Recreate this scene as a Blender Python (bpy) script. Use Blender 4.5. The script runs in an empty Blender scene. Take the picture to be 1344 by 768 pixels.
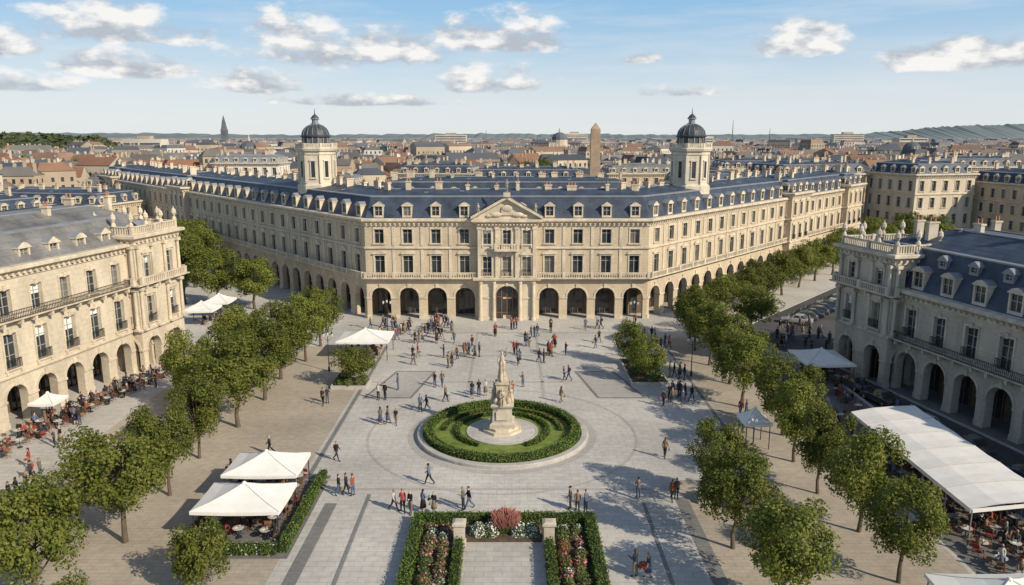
import bpy, math, random
import numpy as np
from mathutils import Vector
R=random.Random(7)
sc=bpy.context.scene
col=sc.collection
PI=math.pi
# ------------------------------------------------------------ materials
def nn(nt,t,**k):
    n=nt.nodes.new(t)
    for a,b in k.items(): setattr(n,a,b)
    return n
def math_(nt,op,a,b=None,c=None):
    n=nt.nodes.new('ShaderNodeMath'); n.operation=op
    for i,x in enumerate((a,b,c)):
        if x is None: continue
        if isinstance(x,(int,float)): n.inputs[i].default_value=x
        else: nt.links.new(x,n.inputs[i])
    return n.outputs[0]
def mixc(nt,f,a,b,bt='MIX'):
    n=nt.nodes.new('ShaderNodeMix'); n.data_type='RGBA'; n.blend_type=bt
    for s,x in ((n.inputs[0],f),(n.inputs[6],a),(n.inputs[7],b)):
        if isinstance(x,(int,float)): s.default_value=x
        elif isinstance(x,(tuple,list)): s.default_value=(x[0],x[1],x[2],1)
        else: nt.links.new(x,s)
    return n.outputs[2]
def M(name,c,rough=.8,var=.18,s=.6,stretch=(1,1,1),metal=0,c2=None,lines=None,bump=0,spec=.3,fine=0,fa=.1):
    m=bpy.data.materials.new(name); m.use_nodes=True; nt=m.node_tree
    p=nt.nodes['Principled BSDF']
    p.inputs['Roughness'].default_value=rough; p.inputs['Metallic'].default_value=metal
    p.inputs['Specular IOR Level'].default_value=spec
    g=nn(nt,'ShaderNodeNewGeometry')
    mp=nn(nt,'ShaderNodeMapping'); mp.inputs['Scale'].default_value=stretch
    nt.links.new(g.outputs['Position'],mp.inputs[0])
    n=nn(nt,'ShaderNodeTexNoise'); n.inputs['Scale'].default_value=s; n.inputs['Detail'].default_value=5
    n.inputs['Roughness'].default_value=.6
    nt.links.new(mp.outputs[0],n.inputs['Vector'])
    f=nn(nt,'ShaderNodeMapRange'); f.inputs[1].default_value=.3; f.inputs[2].default_value=.7
    nt.links.new(n.outputs['Fac'],f.inputs[0])
    a=tuple(x*(1-var) for x in c); b=c2 if c2 else tuple(min(1,x*(1+var)) for x in c)
    o=mixc(nt,f.outputs[0],a,b)
    if lines:
        sp=nn(nt,'ShaderNodeSeparateXYZ'); nt.links.new(g.outputs['Position'],sp.inputs[0])
        z=math_(nt,'FRACT',math_(nt,'MULTIPLY',sp.outputs[2],1/lines[0]))
        l=math_(nt,'LESS_THAN',z,lines[2] if len(lines)>2 else .07)
        l=math_(nt,'MULTIPLY',l,lines[1])
        o=mixc(nt,l,o,tuple(x*.4 for x in c))
    if fine:
        n2=nn(nt,'ShaderNodeTexNoise'); n2.inputs['Scale'].default_value=fine; n2.inputs['Detail'].default_value=2
        nt.links.new(g.outputs['Position'],n2.inputs['Vector'])
        f2=nn(nt,'ShaderNodeMapRange'); f2.inputs[1].default_value=.3; f2.inputs[2].default_value=.7
        f2.inputs[3].default_value=1-fa; f2.inputs[4].default_value=1+fa*.6
        nt.links.new(n2.outputs['Fac'],f2.inputs[0])
        o=mixc(nt,1.0,o,f2.outputs[0],'MULTIPLY')
    nt.links.new(o,p.inputs['Base Color'])
    if bump:
        bp=nn(nt,'ShaderNodeBump'); bp.inputs['Strength'].default_value=bump; bp.inputs['Distance'].default_value=.05
        nt.links.new(n.outputs['Fac'],bp.inputs['Height']); nt.links.new(bp.outputs[0],p.inputs['Normal'])
    return m
def paving(name,c,c2,mort,w,h,ms=.02,rot=0):
    m=bpy.data.materials.new(name); m.use_nodes=True; nt=m.node_tree
    p=nt.nodes['Principled BSDF']; p.inputs['Roughness'].default_value=.8; p.inputs['Specular IOR Level'].default_value=.25
    g=nn(nt,'ShaderNodeNewGeometry'); mp=nn(nt,'ShaderNodeMapping'); mp.inputs['Rotation'].default_value=(0,0,rot)
    nt.links.new(g.outputs['Position'],mp.inputs[0])
    b=nn(nt,'ShaderNodeTexBrick'); b.inputs['Scale'].default_value=1
    b.inputs['Brick Width'].default_value=w; b.inputs['Row Height'].default_value=h
    b.inputs['Mortar Size'].default_value=ms; b.inputs['Bias'].default_value=0
    b.inputs['Color1'].default_value=(*c,1); b.inputs['Color2'].default_value=(*c2,1); b.inputs['Mortar'].default_value=(*mort,1)
    nt.links.new(mp.outputs[0],b.inputs['Vector'])
    o=b.outputs['Color']
    for s,lo,hi,de in ((.12,.82,1.10,5),(1.7,.88,1.07,6),(.03,.92,1.06,2)):
        n=nn(nt,'ShaderNodeTexNoise'); n.inputs['Scale'].default_value=s; n.inputs['Detail'].default_value=de
        nt.links.new(g.outputs['Position'],n.inputs['Vector'])
        f=nn(nt,'ShaderNodeMapRange'); f.inputs[1].default_value=.3; f.inputs[2].default_value=.7
        f.inputs[3].default_value=lo; f.inputs[4].default_value=hi
        nt.links.new(n.outputs['Fac'],f.inputs[0])
        o=mixc(nt,1.0,o,f.outputs[0],'MULTIPLY')
    nt.links.new(o,p.inputs['Base Color'])
    return m
def leafmat(name,ca,cb,cc,tr=.3):
    m=bpy.data.materials.new(name); m.use_nodes=True; nt=m.node_tree
    p=nt.nodes['Principled BSDF']; p.inputs['Roughness'].default_value=.6; p.inputs['Specular IOR Level'].default_value=.25
    g=nn(nt,'ShaderNodeNewGeometry')
    n=nn(nt,'ShaderNodeTexNoise'); n.inputs['Scale'].default_value=.9; n.inputs['Detail'].default_value=2
    nt.links.new(g.outputs['Position'],n.inputs['Vector'])
    f=nn(nt,'ShaderNodeMapRange'); f.inputs[1].default_value=.35; f.inputs[2].default_value=.65
    nt.links.new(n.outputs['Fac'],f.inputs[0])
    o=mixc(nt,g.outputs['Random Per Island'],ca,cb)
    o=mixc(nt,math_(nt,'MULTIPLY',f.outputs[0],.65),o,cc)
    oi=nn(nt,'ShaderNodeObjectInfo')
    r=nn(nt,'ShaderNodeMapRange'); r.inputs[3].default_value=.72; r.inputs[4].default_value=1.22
    nt.links.new(oi.outputs['Random'],r.inputs[0])
    o=mixc(nt,1.0,o,r.outputs[0],'MULTIPLY')
    nt.links.new(o,p.inputs['Base Color'])
    t=nn(nt,'ShaderNodeBsdfTranslucent'); nt.links.new(o,t.inputs[0])
    mx=nn(nt,'ShaderNodeMixShader'); mx.inputs[0].default_value=tr
    nt.links.new(p.outputs[0],mx.inputs[1]); nt.links.new(t.outputs[0],mx.inputs[2])
    nt.links.new(mx.outputs[0],nt.nodes['Material Output'].inputs[0])
    return m
def randmat(name,cols,mul,rough=.85,spec=.2,coat=0):
    m=bpy.data.materials.new(name); m.use_nodes=True; nt=m.node_tree
    p=nt.nodes['Principled BSDF']; p.inputs['Roughness'].default_value=rough; p.inputs['Specular IOR Level'].default_value=spec
    p.inputs['Coat Weight'].default_value=coat
    oi=nn(nt,'ShaderNodeObjectInfo')
    f=math_(nt,'FRACT',math_(nt,'MULTIPLY',oi.outputs['Random'],mul))
    r=nn(nt,'ShaderNodeValToRGB'); r.color_ramp.interpolation='CONSTANT'
    e=r.color_ramp.elements
    while len(e)<len(cols): e.new(.5)
    for i,c in enumerate(cols): e[i].position=i/len(cols); e[i].color=(*c,1)
    nt.links.new(f,r.inputs[0]); nt.links.new(r.outputs[0],p.inputs['Base Color'])
    return m
stone=M('limestone',(.535,.44,.315),.85,.2,.35,(1,1,.35),lines=(.48,.28),fine=3)
stoneL=M('pale_limestone',(.58,.50,.385),.85,.17,.4,(1,1,.4),lines=(.5,.26),fine=3)
stoneG=M('weathered_limestone',(.46,.405,.33),.88,.24,.4,(1,1,.3),lines=(.48,.28),fine=3)
trim=M('carved_stone_trim',(.575,.495,.38),.85,.24,1.0,(1,1,.5),fine=5)
trimD=M('weathered_stone_trim',(.50,.445,.365),.88,.26,.9,(1,1,.4),fine=5)
towerW=M('white_tower_stone',(.60,.53,.42),.85,.2,.6,(1,1,.3),lines=(.5,.25),fine=4)
slate=M('blue_slate',(.036,.050,.080),.55,.3,.5,c2=(.066,.088,.13),lines=(.30,.4,.15),spec=.35,fine=3)
slateD=M('dark_dome_slate',(.05,.058,.068),.5,.35,.8,spec=.4)
zinc=M('zinc_roof',(.15,.145,.14),.5,.3,.4,c2=(.24,.235,.225),lines=(.55,.3,.1),spec=.4,fine=3)
zincD=M('zinc_flashing',(.22,.235,.26),.45,.2,.5,spec=.5)
deckM=M('zinc_roof_deck',(.10,.115,.14),.55,.25,.4,spec=.4)
glassA=M('window_glass',(.03,.038,.045),.08,.3,.8,spec=.7)
glassB=M('curtained_window_glass',(.16,.15,.13),.2,.3,.8,spec=.5)
frameM=M('window_frame_paint',(.35,.34,.31),.6,.1,2)
iron=M('wrought_iron',(.03,.032,.035),.5,.1,2)
dark=M('arcade_shaded_wall',(.15,.115,.08),.9,.25,.7)  # stone coloured dark to stand for the shade inside the arcade
potM=M('terracotta_chimney_pot',(.35,.17,.10),.9,.2,3)
plazaM=paving('granite_paving',(.53,.50,.46),(.475,.455,.42),(.36,.34,.31),1.2,.6)
tanM=paving('tan_gravel_paving',(.44,.38,.305),(.40,.345,.275),(.32,.28,.225),.8,.4)
bandM=paving('dark_granite_band',(.20,.195,.19),(.23,.225,.215),(.15,.15,.15),.6,.3)
midM=paving('grey_granite_band',(.40,.38,.355),(.43,.41,.38),(.32,.31,.29),.6,.3)
terrM=paving('terrace_paving',(.17,.165,.16),(.20,.19,.18),(.12,.12,.12),.5,.5)
asph=M('asphalt',(.075,.075,.075),.9,.25,.25,fine=14,fa=.2)
kerbM=M('kerb_granite',(.42,.40,.37),.8,.15,1.5)
lineM=M('road_paint',(.7,.7,.68),.7,.12,3)
bark=M('bark',(.12,.09,.065),.95,.3,6,(1,1,.25),bump=.4)
leafM=leafmat('plane_tree_leaves',(.055,.085,.012),(.175,.205,.036),(.235,.24,.05),.32)
leafH=leafmat('hedge_leaves',(.045,.08,.014),(.11,.165,.03),(.15,.20,.04),.15)
leafG=leafmat('flower_foliage',(.06,.10,.025),(.14,.18,.06),(.11,.15,.04),.2)
leafD=leafmat('distant_tree_leaves',(.05,.075,.03),(.10,.12,.05),(.12,.13,.06),.1)
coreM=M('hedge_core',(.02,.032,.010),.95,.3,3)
grassM=M('lawn',(.12,.175,.03),.9,.22,1.2,c2=(.22,.27,.06),fine=14,fa=.2)
soil=M('soil',(.09,.065,.045),.95,.3,2)
fabric=M('white_canvas',(.76,.74,.70),.8,.07,1.0)
wood=M('wood',(.20,.11,.06),.7,.25,4)
redM=M('red_seat_fabric',(.22,.035,.03),.7,.2,2)
tabM=M('table_top',(.45,.43,.40),.5,.15,3)
statM=M('statue_stone',(.44,.37,.28),.85,.4,1.6,bump=.3)
obel=M('obelisk_granite',(.34,.245,.175),.8,.2,.5)
fpink=M('pink_flowers',(.55,.20,.24),.7,.25,5); fred=M('red_flowers',(.45,.07,.06),.7,.25,5)
fwhite=M('white_flowers',(.72,.68,.70),.7,.12,5); fmauve=M('mauve_plumes',(.36,.15,.12),.8,.25,5)
skinM=randmat('skin',[(.50,.31,.22),(.58,.38,.28),(.36,.21,.14),(.45,.28,.2),(.16,.09,.06)],13.7,.6)
shirtM=randmat('shirt_cloth',[(.03,.035,.05),(.36,.06,.05),(.08,.10,.16),(.02,.02,.025),(.48,.46,.43),(.05,.05,.05),(.22,.15,.09),(.07,.08,.08),(.28,.09,.05),(.02,.02,.03),(.12,.15,.22),(.03,.03,.03),(.16,.13,.10)],1)
pantM=randmat('trouser_cloth',[(.03,.035,.05),(.06,.08,.14),(.04,.04,.04),(.2,.17,.12),(.09,.12,.2),(.02,.02,.02)],7.3)
hairM=randmat('hair',[(.03,.02,.015),(.1,.06,.03),(.015,.012,.01),(.25,.17,.08),(.3,.29,.28)],5.1)
shoeM=M('shoe_leather',(.03,.025,.022),.6,.2,5)
bagM=randmat('bag_cloth',[(.05,.05,.06),(.3,.05,.05),(.1,.12,.08),(.25,.15,.07)],3.3)
carM=randmat('car_paint',[(.02,.02,.022),(.40,.40,.40),(.12,.125,.13),(.03,.04,.07),(.06,.06,.065),(.50,.50,.48),(.03,.03,.03),(.02,.025,.03)],1,.25,.5,1)
tyre=M('tyre_rubber',(.02,.02,.02),.85,.1,5); chrome=M('chrome',(.6,.6,.6),.2,.05,2,metal=1)
lampM=M('headlamp_glass',(.6,.6,.55),.15,.1,3); tailM=M('tail_lamp',(.35,.02,.02),.2,.1,3)
# ------------------------------------------------------------ mesh builder
class MB:
    def __init__(s): s.v=[];s.f=[];s.m=[];s.mats=[]
    def mi(s,mat):
        if mat not in s.mats: s.mats.append(mat)
        return s.mats.index(mat)
    def poly(s,pts,mat):
        k=len(s.v); s.v.extend(tuple(p) for p in pts); s.f.append(tuple(range(k,k+len(pts)))); s.m.append(s.mi(mat))
    def box(s,F,u0,u1,v0,v1,z0,z1,mat):
        P=[F(u,v,z) for z in (z0,z1) for v in (v0,v1) for u in (u0,u1)]
        k=len(s.v); s.v.extend(P); i=s.mi(mat)
        for q in ((0,1,3,2),(4,5,7,6),(0,1,5,4),(2,3,7,6),(0,2,6,4),(1,3,7,5)):
            s.f.append(tuple(k+j for j in q)); s.m.append(i)
    def tube(s,pts,rad,n,mat,cap=True):
        k=len(s.v); i=s.mi(mat)
        pts=[Vector(p) for p in pts]
        for a,p in enumerate(pts):
            d=(pts[min(a+1,len(pts)-1)]-pts[max(a-1,0)]).normalized()
            x=d.orthogonal().normalized() if abs(d.z)<.9 else Vector((1,0,0))
            x=(x-d*x.dot(d)).normalized(); y=d.cross(x)
            for j in range(n):
                t=2*PI*j/n; s.v.append(tuple(p+(x*math.cos(t)+y*math.sin(t))*rad[a]))
        for a in range(len(pts)-1):
            for j in range(n):
                j2=(j+1)%n
                s.f.append((k+a*n+j,k+a*n+j2,k+(a+1)*n+j2,k+(a+1)*n+j)); s.m.append(i)
        if cap:
            s.f.append(tuple(k+j for j in range(n))[::-1]); s.m.append(i)
            s.f.append(tuple(k+(len(pts)-1)*n+j for j in range(n))); s.m.append(i)
    def ell(s,c,r,mat,nu=10,nv=7,zmin=-1,rotx=0):
        k=len(s.v); i=s.mi(mat); a0=math.asin(max(-1,zmin))
        for a in range(nv+1):
            ph=a0+(PI/2-a0)*a/nv
            for j in range(nu):
                t=2*PI*j/nu
                x,y,z=r[0]*math.cos(ph)*math.cos(t),r[1]*math.cos(ph)*math.sin(t),r[2]*math.sin(ph)
                y,z=y*math.cos(rotx)-z*math.sin(rotx),y*math.sin(rotx)+z*math.cos(rotx)
                s.v.append((c[0]+x,c[1]+y,c[2]+z))
        for a in range(nv):
            for j in range(nu):
                j2=(j+1)%nu
                s.f.append((k+a*nu+j,k+a*nu+j2,k+(a+1)*nu+j2,k+(a+1)*nu+j)); s.m.append(i)
    def quads(s,V,mat):
        k=len(s.v); s.v.extend(map(tuple,V.reshape(-1,3).tolist())); n=len(V); i=s.mi(mat)
        s.f.extend([(k+4*j,k+4*j+1,k+4*j+2,k+4*j+3) for j in range(n)]); s.m.extend([i]*n)
    def mesh(s,name,smooth=False):
        me=bpy.data.meshes.new(name); me.from_pydata(s.v,[],s.f)
        for m in s.mats: me.materials.append(m)
        me.polygons.foreach_set('material_index',s.m)
        if smooth: me.polygons.foreach_set('use_smooth',[True]*len(s.f))
        me.update(); return me
    def obj(s,name,parent=None,smooth=False):
        return add(name,s.mesh(name,smooth),parent=parent)
def add(name,me,loc=(0,0,0),rz=0,scale=1,parent=None):
    o=bpy.data.objects.new(name,me); col.objects.link(o); o.location=loc; o.rotation_euler=(0,0,rz)
    o.scale=(scale,)*3 if isinstance(scale,(int,float)) else scale
    if parent: o.parent=parent
    return o
def empty(name):
    return add(name,None)
def W(u,v,z): return (u,v,z)
def frame(p,q):
    L=math.hypot(q[0]-p[0],q[1]-p[1]); ux,uy=(q[0]-p[0])/L,(q[1]-p[1])/L
    def F(u,v,z): return (p[0]+ux*u+uy*v,p[1]+uy*u-ux*v,z)
    return F,L
def offset(poly,d,closed=True):
    n=len(poly); out=[]
    for i in range(n):
        p=poly[i]
        es=[]
        for a,b in ((i-1,i),(i,i+1)):
            if not closed and (a<0 or b>=n): continue
            A=poly[a%n]; B=poly[b%n]; L=math.hypot(B[0]-A[0],B[1]-A[1]); es.append(((B[1]-A[1])/L,-(B[0]-A[0])/L))
        if len(es)==1: out.append((p[0]+es[0][0]*d,p[1]+es[0][1]*d)); continue
        (ax,ay),(bx,by)=es; k=1+ax*bx+ay*by
        out.append((p[0]+(ax+bx)*d/k,p[1]+(ay+by)*d/k))
    return out
def sweep(mb,poly,prof,mat,cap=None):
    rings=[[(x,y,z) for x,y in offset(poly,d)] for d,z in prof]
    n=len(poly)
    for a,b in zip(rings,rings[1:]):
        for i in range(n):
            j=(i+1)%n; mb.poly((a[i],a[j],b[j],b[i]),mat)
    if cap: mb.poly(rings[-1],cap)
def ngon(cx,cy,r,n,ph=0): return [(cx+r*math.cos(2*PI*i/n+ph),cy+r*math.sin(2*PI*i/n+ph)) for i in range(n)]
# ------------------------------------------------------------ architecture
def window(Wm,G,T,F,uc,z,w,h,st,tm,ped=0,rail=False,rec=.32,lod=0):
    u0,u1=uc-w/2,uc+w/2; v=-rec
    for a,b in ((u0,u0),(u1,u1)):
        Wm.poly((F(a,0,z),F(a,v,z),F(a,v,z+h),F(a,0,z+h)),st)
    Wm.poly((F(u0,0,z+h),F(u1,0,z+h),F(u1,v,z+h),F(u0,v,z+h)),st)
    Wm.poly((F(u0,0,z),F(u1,0,z),F(u1,v,z),F(u0,v,z)),st)
    r=R.random(); g=glassA if r<.72 else glassB
    G.poly((F(u0,v,z),F(u1,v,z),F(u1,v,z+h),F(u0,v,z+h)),g)
    f=.07; e=v+.003; o=v+.07
    G.box(F,u0,u0+f,e,o,z,z+h,frameM); G.box(F,u1-f,u1,e,o,z,z+h,frameM)
    G.box(F,u0+f,u1-f,e,o,z+h-f,z+h,frameM); G.box(F,uc-.04,uc+.04,e,o,z,z+h-f,frameM)
    G.box(F,u0+f,u1-f,e,o-.01,z+h*.70,z+h*.70+.06,frameM)
    if lod==0: G.box(F,u0+f,u1-f,e,o-.01,z+h*.35,z+h*.35+.05,frameM)
    if lod==0 and R.random()<.3:
        k=R.uniform(.2,.45); G.poly((F(u0+f,e,z+h*(1-k)),F(u1-f,e,z+h*(1-k)),F(u1-f,e,z+h),F(u0+f,e,z+h)),fabric)
    s=.2
    T.box(F,u0-s,u0,0,.09,z,z+h,tm); T.box(F,u1,u1+s,0,.09,z,z+h,tm)
    T.box(F,u0-s,u1+s,0,.12,z+h,z+h+.24,tm)
    T.box(F,u0-s-.08,u1+s+.08,0,.2,z-.17,z,tm)
    if lod==0:
        T.box(F,uc-.17,uc+.17,0,.22,z+h-.06,z+h+.42,tm)
        for q in (u0-.1,u1+.1): T.box(F,q-.09,q+.09,0,.24,z-.5,z-.173,tm)
    if ped:
        T.box(F,u0-s-.12,u1+s+.12,0,.28,z+h+.24,z+h+.38,tm)
        a,b,zt=u0-s-.1,u1+s+.1,z+h+.38
        if ped==1: pts=[(a,zt),(b,zt),(uc,zt+.5)]
        else: pts=[(a,zt)]+[(b,zt)]+[(uc+(b-uc)*math.cos(t),zt+.42*math.sin(t)) for t in (PI*.2,PI*.4,PI*.6,PI*.8)]
        T.poly([F(u,.24,zz) for u,zz in pts],tm)
        for (ua,za),(ub,zb) in zip(pts,pts[1:]+pts[:1]):
            T.poly((F(ua,0,za),F(ub,0,zb),F(ub,.24,zb),F(ua,.24,za)),tm)
    if rail:
        T.box(F,u0-.1,u1+.1,0.2,.26,z+.85,z+.92,iron)
        n=int((w+.2)/.16)
        for i in range(n+1):
            x=u0-.1+(w+.2)*i/n; T.box(F,x-.015,x+.015,.21,.25,z+.0,z+.85,iron)
def facade(Wm,G,T,F,L,levels,st,tm,bw,lod=0):
    for lv in levels:
        z0,z1=lv['z0'],lv['z1']; n=lv.get('n') or max(1,round(L/bw)); b=L/n
        for k in range(n):
            uc=(k+.5)*b; l,r=uc-b/2,uc+b/2
            if lv['t']=='win':
                w,h,s=lv['w'],lv['h'],z0+lv['s']
                a,c=uc-w/2,uc+w/2
                for q in ((l,a,z0,z1),(c,r,z0,z1),(a,c,z0,s),(a,c,s+h,z1)):
                    Wm.poly((F(q[0],0,q[2]),F(q[1],0,q[2]),F(q[1],0,q[3]),F(q[0],0,q[3])),st)
                pd=lv.get('ped',0)
                if pd==3: pd=1+(k%2)
                window(Wm,G,T,F,uc,s,w,h,st,tm,pd,lv.get('rail',False),lod=lod)
                if lv.get('panel') and k:
                    T.box(F,l-.2,l+.2,.003,.1,z0+.35,z1-.25,tm)
            else:
                a=lv['a']; zs=lv['zs']; D=-.9; N=12 if lod==0 else 8
                Wm.poly((F(l,0,z0),F(uc-a,0,z0),F(uc-a,0,z1),F(l,0,z1)),st)
                Wm.poly((F(uc+a,0,z0),F(r,0,z0),F(r,0,z1),F(uc+a,0,z1)),st)
                P=[(uc-a*math.cos(PI*i/N),zs+a*math.sin(PI*i/N)) for i in range(N+1)]
                Q=[(uc-(a+.28)*math.cos(PI*i/N),zs+(a+.28)*math.sin(PI*i/N)) for i in range(N+1)]
                for i in range(N):
                    (ua,za),(ub,zb)=P[i],P[i+1]
                    Wm.poly((F(ua,0,za),F(ub,0,zb),F(ub,0,z1),F(ua,0,z1)),st)
                    Wm.poly((F(ua,.07,za),F(ub,.07,zb),F(ub,D,zb),F(ua,D,za)),tm)
                    (qa,ya),(qb,yb)=Q[i],Q[i+1]
                    T.poly((F(ua,.07,za),F(ub,.07,zb),F(qb,.07,yb),F(qa,.07,ya)),tm)
                    T.poly((F(qa,0,ya),F(qb,0,yb),F(qb,.07,yb),F(qa,.07,ya)),tm)
                T.box(F,uc-.2,uc+.2,0,.17,zs+a-.05,zs+a+.55,tm)
                for ue in (uc-a,uc+a): Wm.poly((F(ue,0,z0),F(ue,D,z0),F(ue,D,zs),F(ue,0,zs)),st)
                for q0,q1 in ((l+.002,uc-a),(uc+a,r-.002)):
                    T.box(F,q0,q1+(0 if q1>uc else .06),0,.12,zs-.22,zs,tm)
                    T.box(F,q0,q1,0,.10,z0,z0+.55,tm)
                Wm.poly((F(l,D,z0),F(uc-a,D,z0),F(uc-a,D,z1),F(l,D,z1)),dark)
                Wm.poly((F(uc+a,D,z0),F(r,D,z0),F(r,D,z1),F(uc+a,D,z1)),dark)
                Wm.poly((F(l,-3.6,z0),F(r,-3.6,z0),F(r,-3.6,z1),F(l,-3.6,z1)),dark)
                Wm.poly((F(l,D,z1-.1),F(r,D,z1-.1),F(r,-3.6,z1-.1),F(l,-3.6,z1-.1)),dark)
                G.poly((F(uc-a*.8,-3.55,z0),F(uc+a*.8,-3.55,z0),F(uc+a*.8,-3.55,zs+.3),F(uc-a*.8,-3.55,zs+.3)),glassA)
                for x in (-.8,-.27,.27,.8): G.box(F,uc+a*x-.05,uc+a*x+.05,-3.54,-3.46,z0,zs+.3,wood)
def dormer(Wm,G,T,F,uc,z,w,h,v0,depth,tm,rf,ped=1):
    t=.2; u0,u1=uc-w/2,uc+w/2
    T.box(F,u0-t,u0,v0-depth,v0,z,z+h,tm); T.box(F,u1,u1+t,v0-depth,v0,z,z+h,tm)
    T.box(F,u0,u1,v0-.4,v0,z,z+.3,tm)
    G.poly((F(u0,v0-.2,z+.3),F(u1,v0-.2,z+.3),F(u1,v0-.2,z+h),F(u0,v0-.2,z+h)),glassA if R.random()<.8 else glassB)
    G.box(F,uc-.04,uc+.04,v0-.19,v0-.12,z+.3,z+h,frameM)
    G.box(F,u0,u1,v0-.19,v0-.13,z+h*.62,z+h*.62+.06,frameM)
    a,b,zt=u0-t-.1,u1+t+.1,z+h
    T.box(F,a,b,v0-depth,v0+.12,zt,zt+.14,tm)
    pk=.55 if ped==1 else .45
    pts=[(a,zt+.14),(uc-w*.35,zt+.14+pk*.75),(uc,zt+.14+pk),(uc+w*.35,zt+.14+pk*.75),(b,zt+.14)] if ped==2 else [(a,zt+.14),(uc,zt+.14+pk),(b,zt+.14)]
    T.poly([F(u,v0+.08,q) for u,q in pts],tm)
    for (ua,za),(ub,zb) in zip(pts,pts[1:]):
        T.poly((F(ua,v0+.08,za),F(ub,v0+.08,zb),F(ub,v0-depth-1,zb),F(ua,v0-depth-1,za)),rf)
def chimney(T,x,y,z,w,d,h,rz,tm):
    c,s=math.cos(rz),math.sin(rz)
    F=lambda u,v,q:(x+c*u-s*v,y+s*u+c*v,q)
    T.box(F,-w/2,w/2,-d/2,d/2,z,z+h,tm); T.box(F,-w/2-.1,w/2+.1,-d/2-.1,d/2+.1,z+h,z+h+.18,tm)
    n=max(2,int(w/.45))
    for i in range(n):
        u=-w/2+(i+.5)*w/n; p=F(u,0,0)
        T.tube([(p[0],p[1],z+h+.18),(p[0],p[1],z+h+.7)],[.13,.10],6,potM)
def balustrade(T,F,a,b,v,z,tm,h=.85,sp=.35,stone_=True):
    m=tm if stone_ else iron
    if stone_:
        T.box(F,a,b,v-.12,v+.12,z+h-.14,z+h,m); T.box(F,a,b,v-.12,v+.12,z,z+.1,m)
        n=int((b-a)/sp)
        for i in range(n):
            u=a+(i+.5)*(b-a)/n; T.box(F,u-.08,u+.08,v-.07,v+.07,z+.1,z+h-.14,m)
        k=max(1,round((b-a)/4.3))
        for i in range(k+1):
            u=a+(b-a)*i/k; T.box(F,u-.2,u+.2,v-.16,v+.16,z-.003,z+h+.06,m)
    else:
        T.box(F,a,b,v-.03,v+.03,z+h-.06,z+h,m); T.box(F,a,b,v-.02,v+.02,z+.08,z+.12,m)
        n=int((b-a)/sp)
        for i in range(n+1):
            u=a+i*(b-a)/n; T.box(F,u-.02,u+.02,v-.015,v+.015,z,z+h-.06,m)
def cornice(T,poly,z,tm,p=.7,h=.9):
    sweep(T,poly,[(0.004,z-.25),(.12,z-.25),(.12,z),(.3,z+h*.35),(p*.75,z+h*.45),(p,z+h*.6),(p,z+h*.9),(p*.8,z+h),(-.3,z+h)],tm)
def dentils(T,F,L,z,tm,sp=.7,p=.45):
    n=int(L/sp)
    for i in range(n):
        u=(i+.5)*L/n; T.box(F,u-.13,u+.13,.12,p,z+.02,z+.26,tm)
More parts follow.
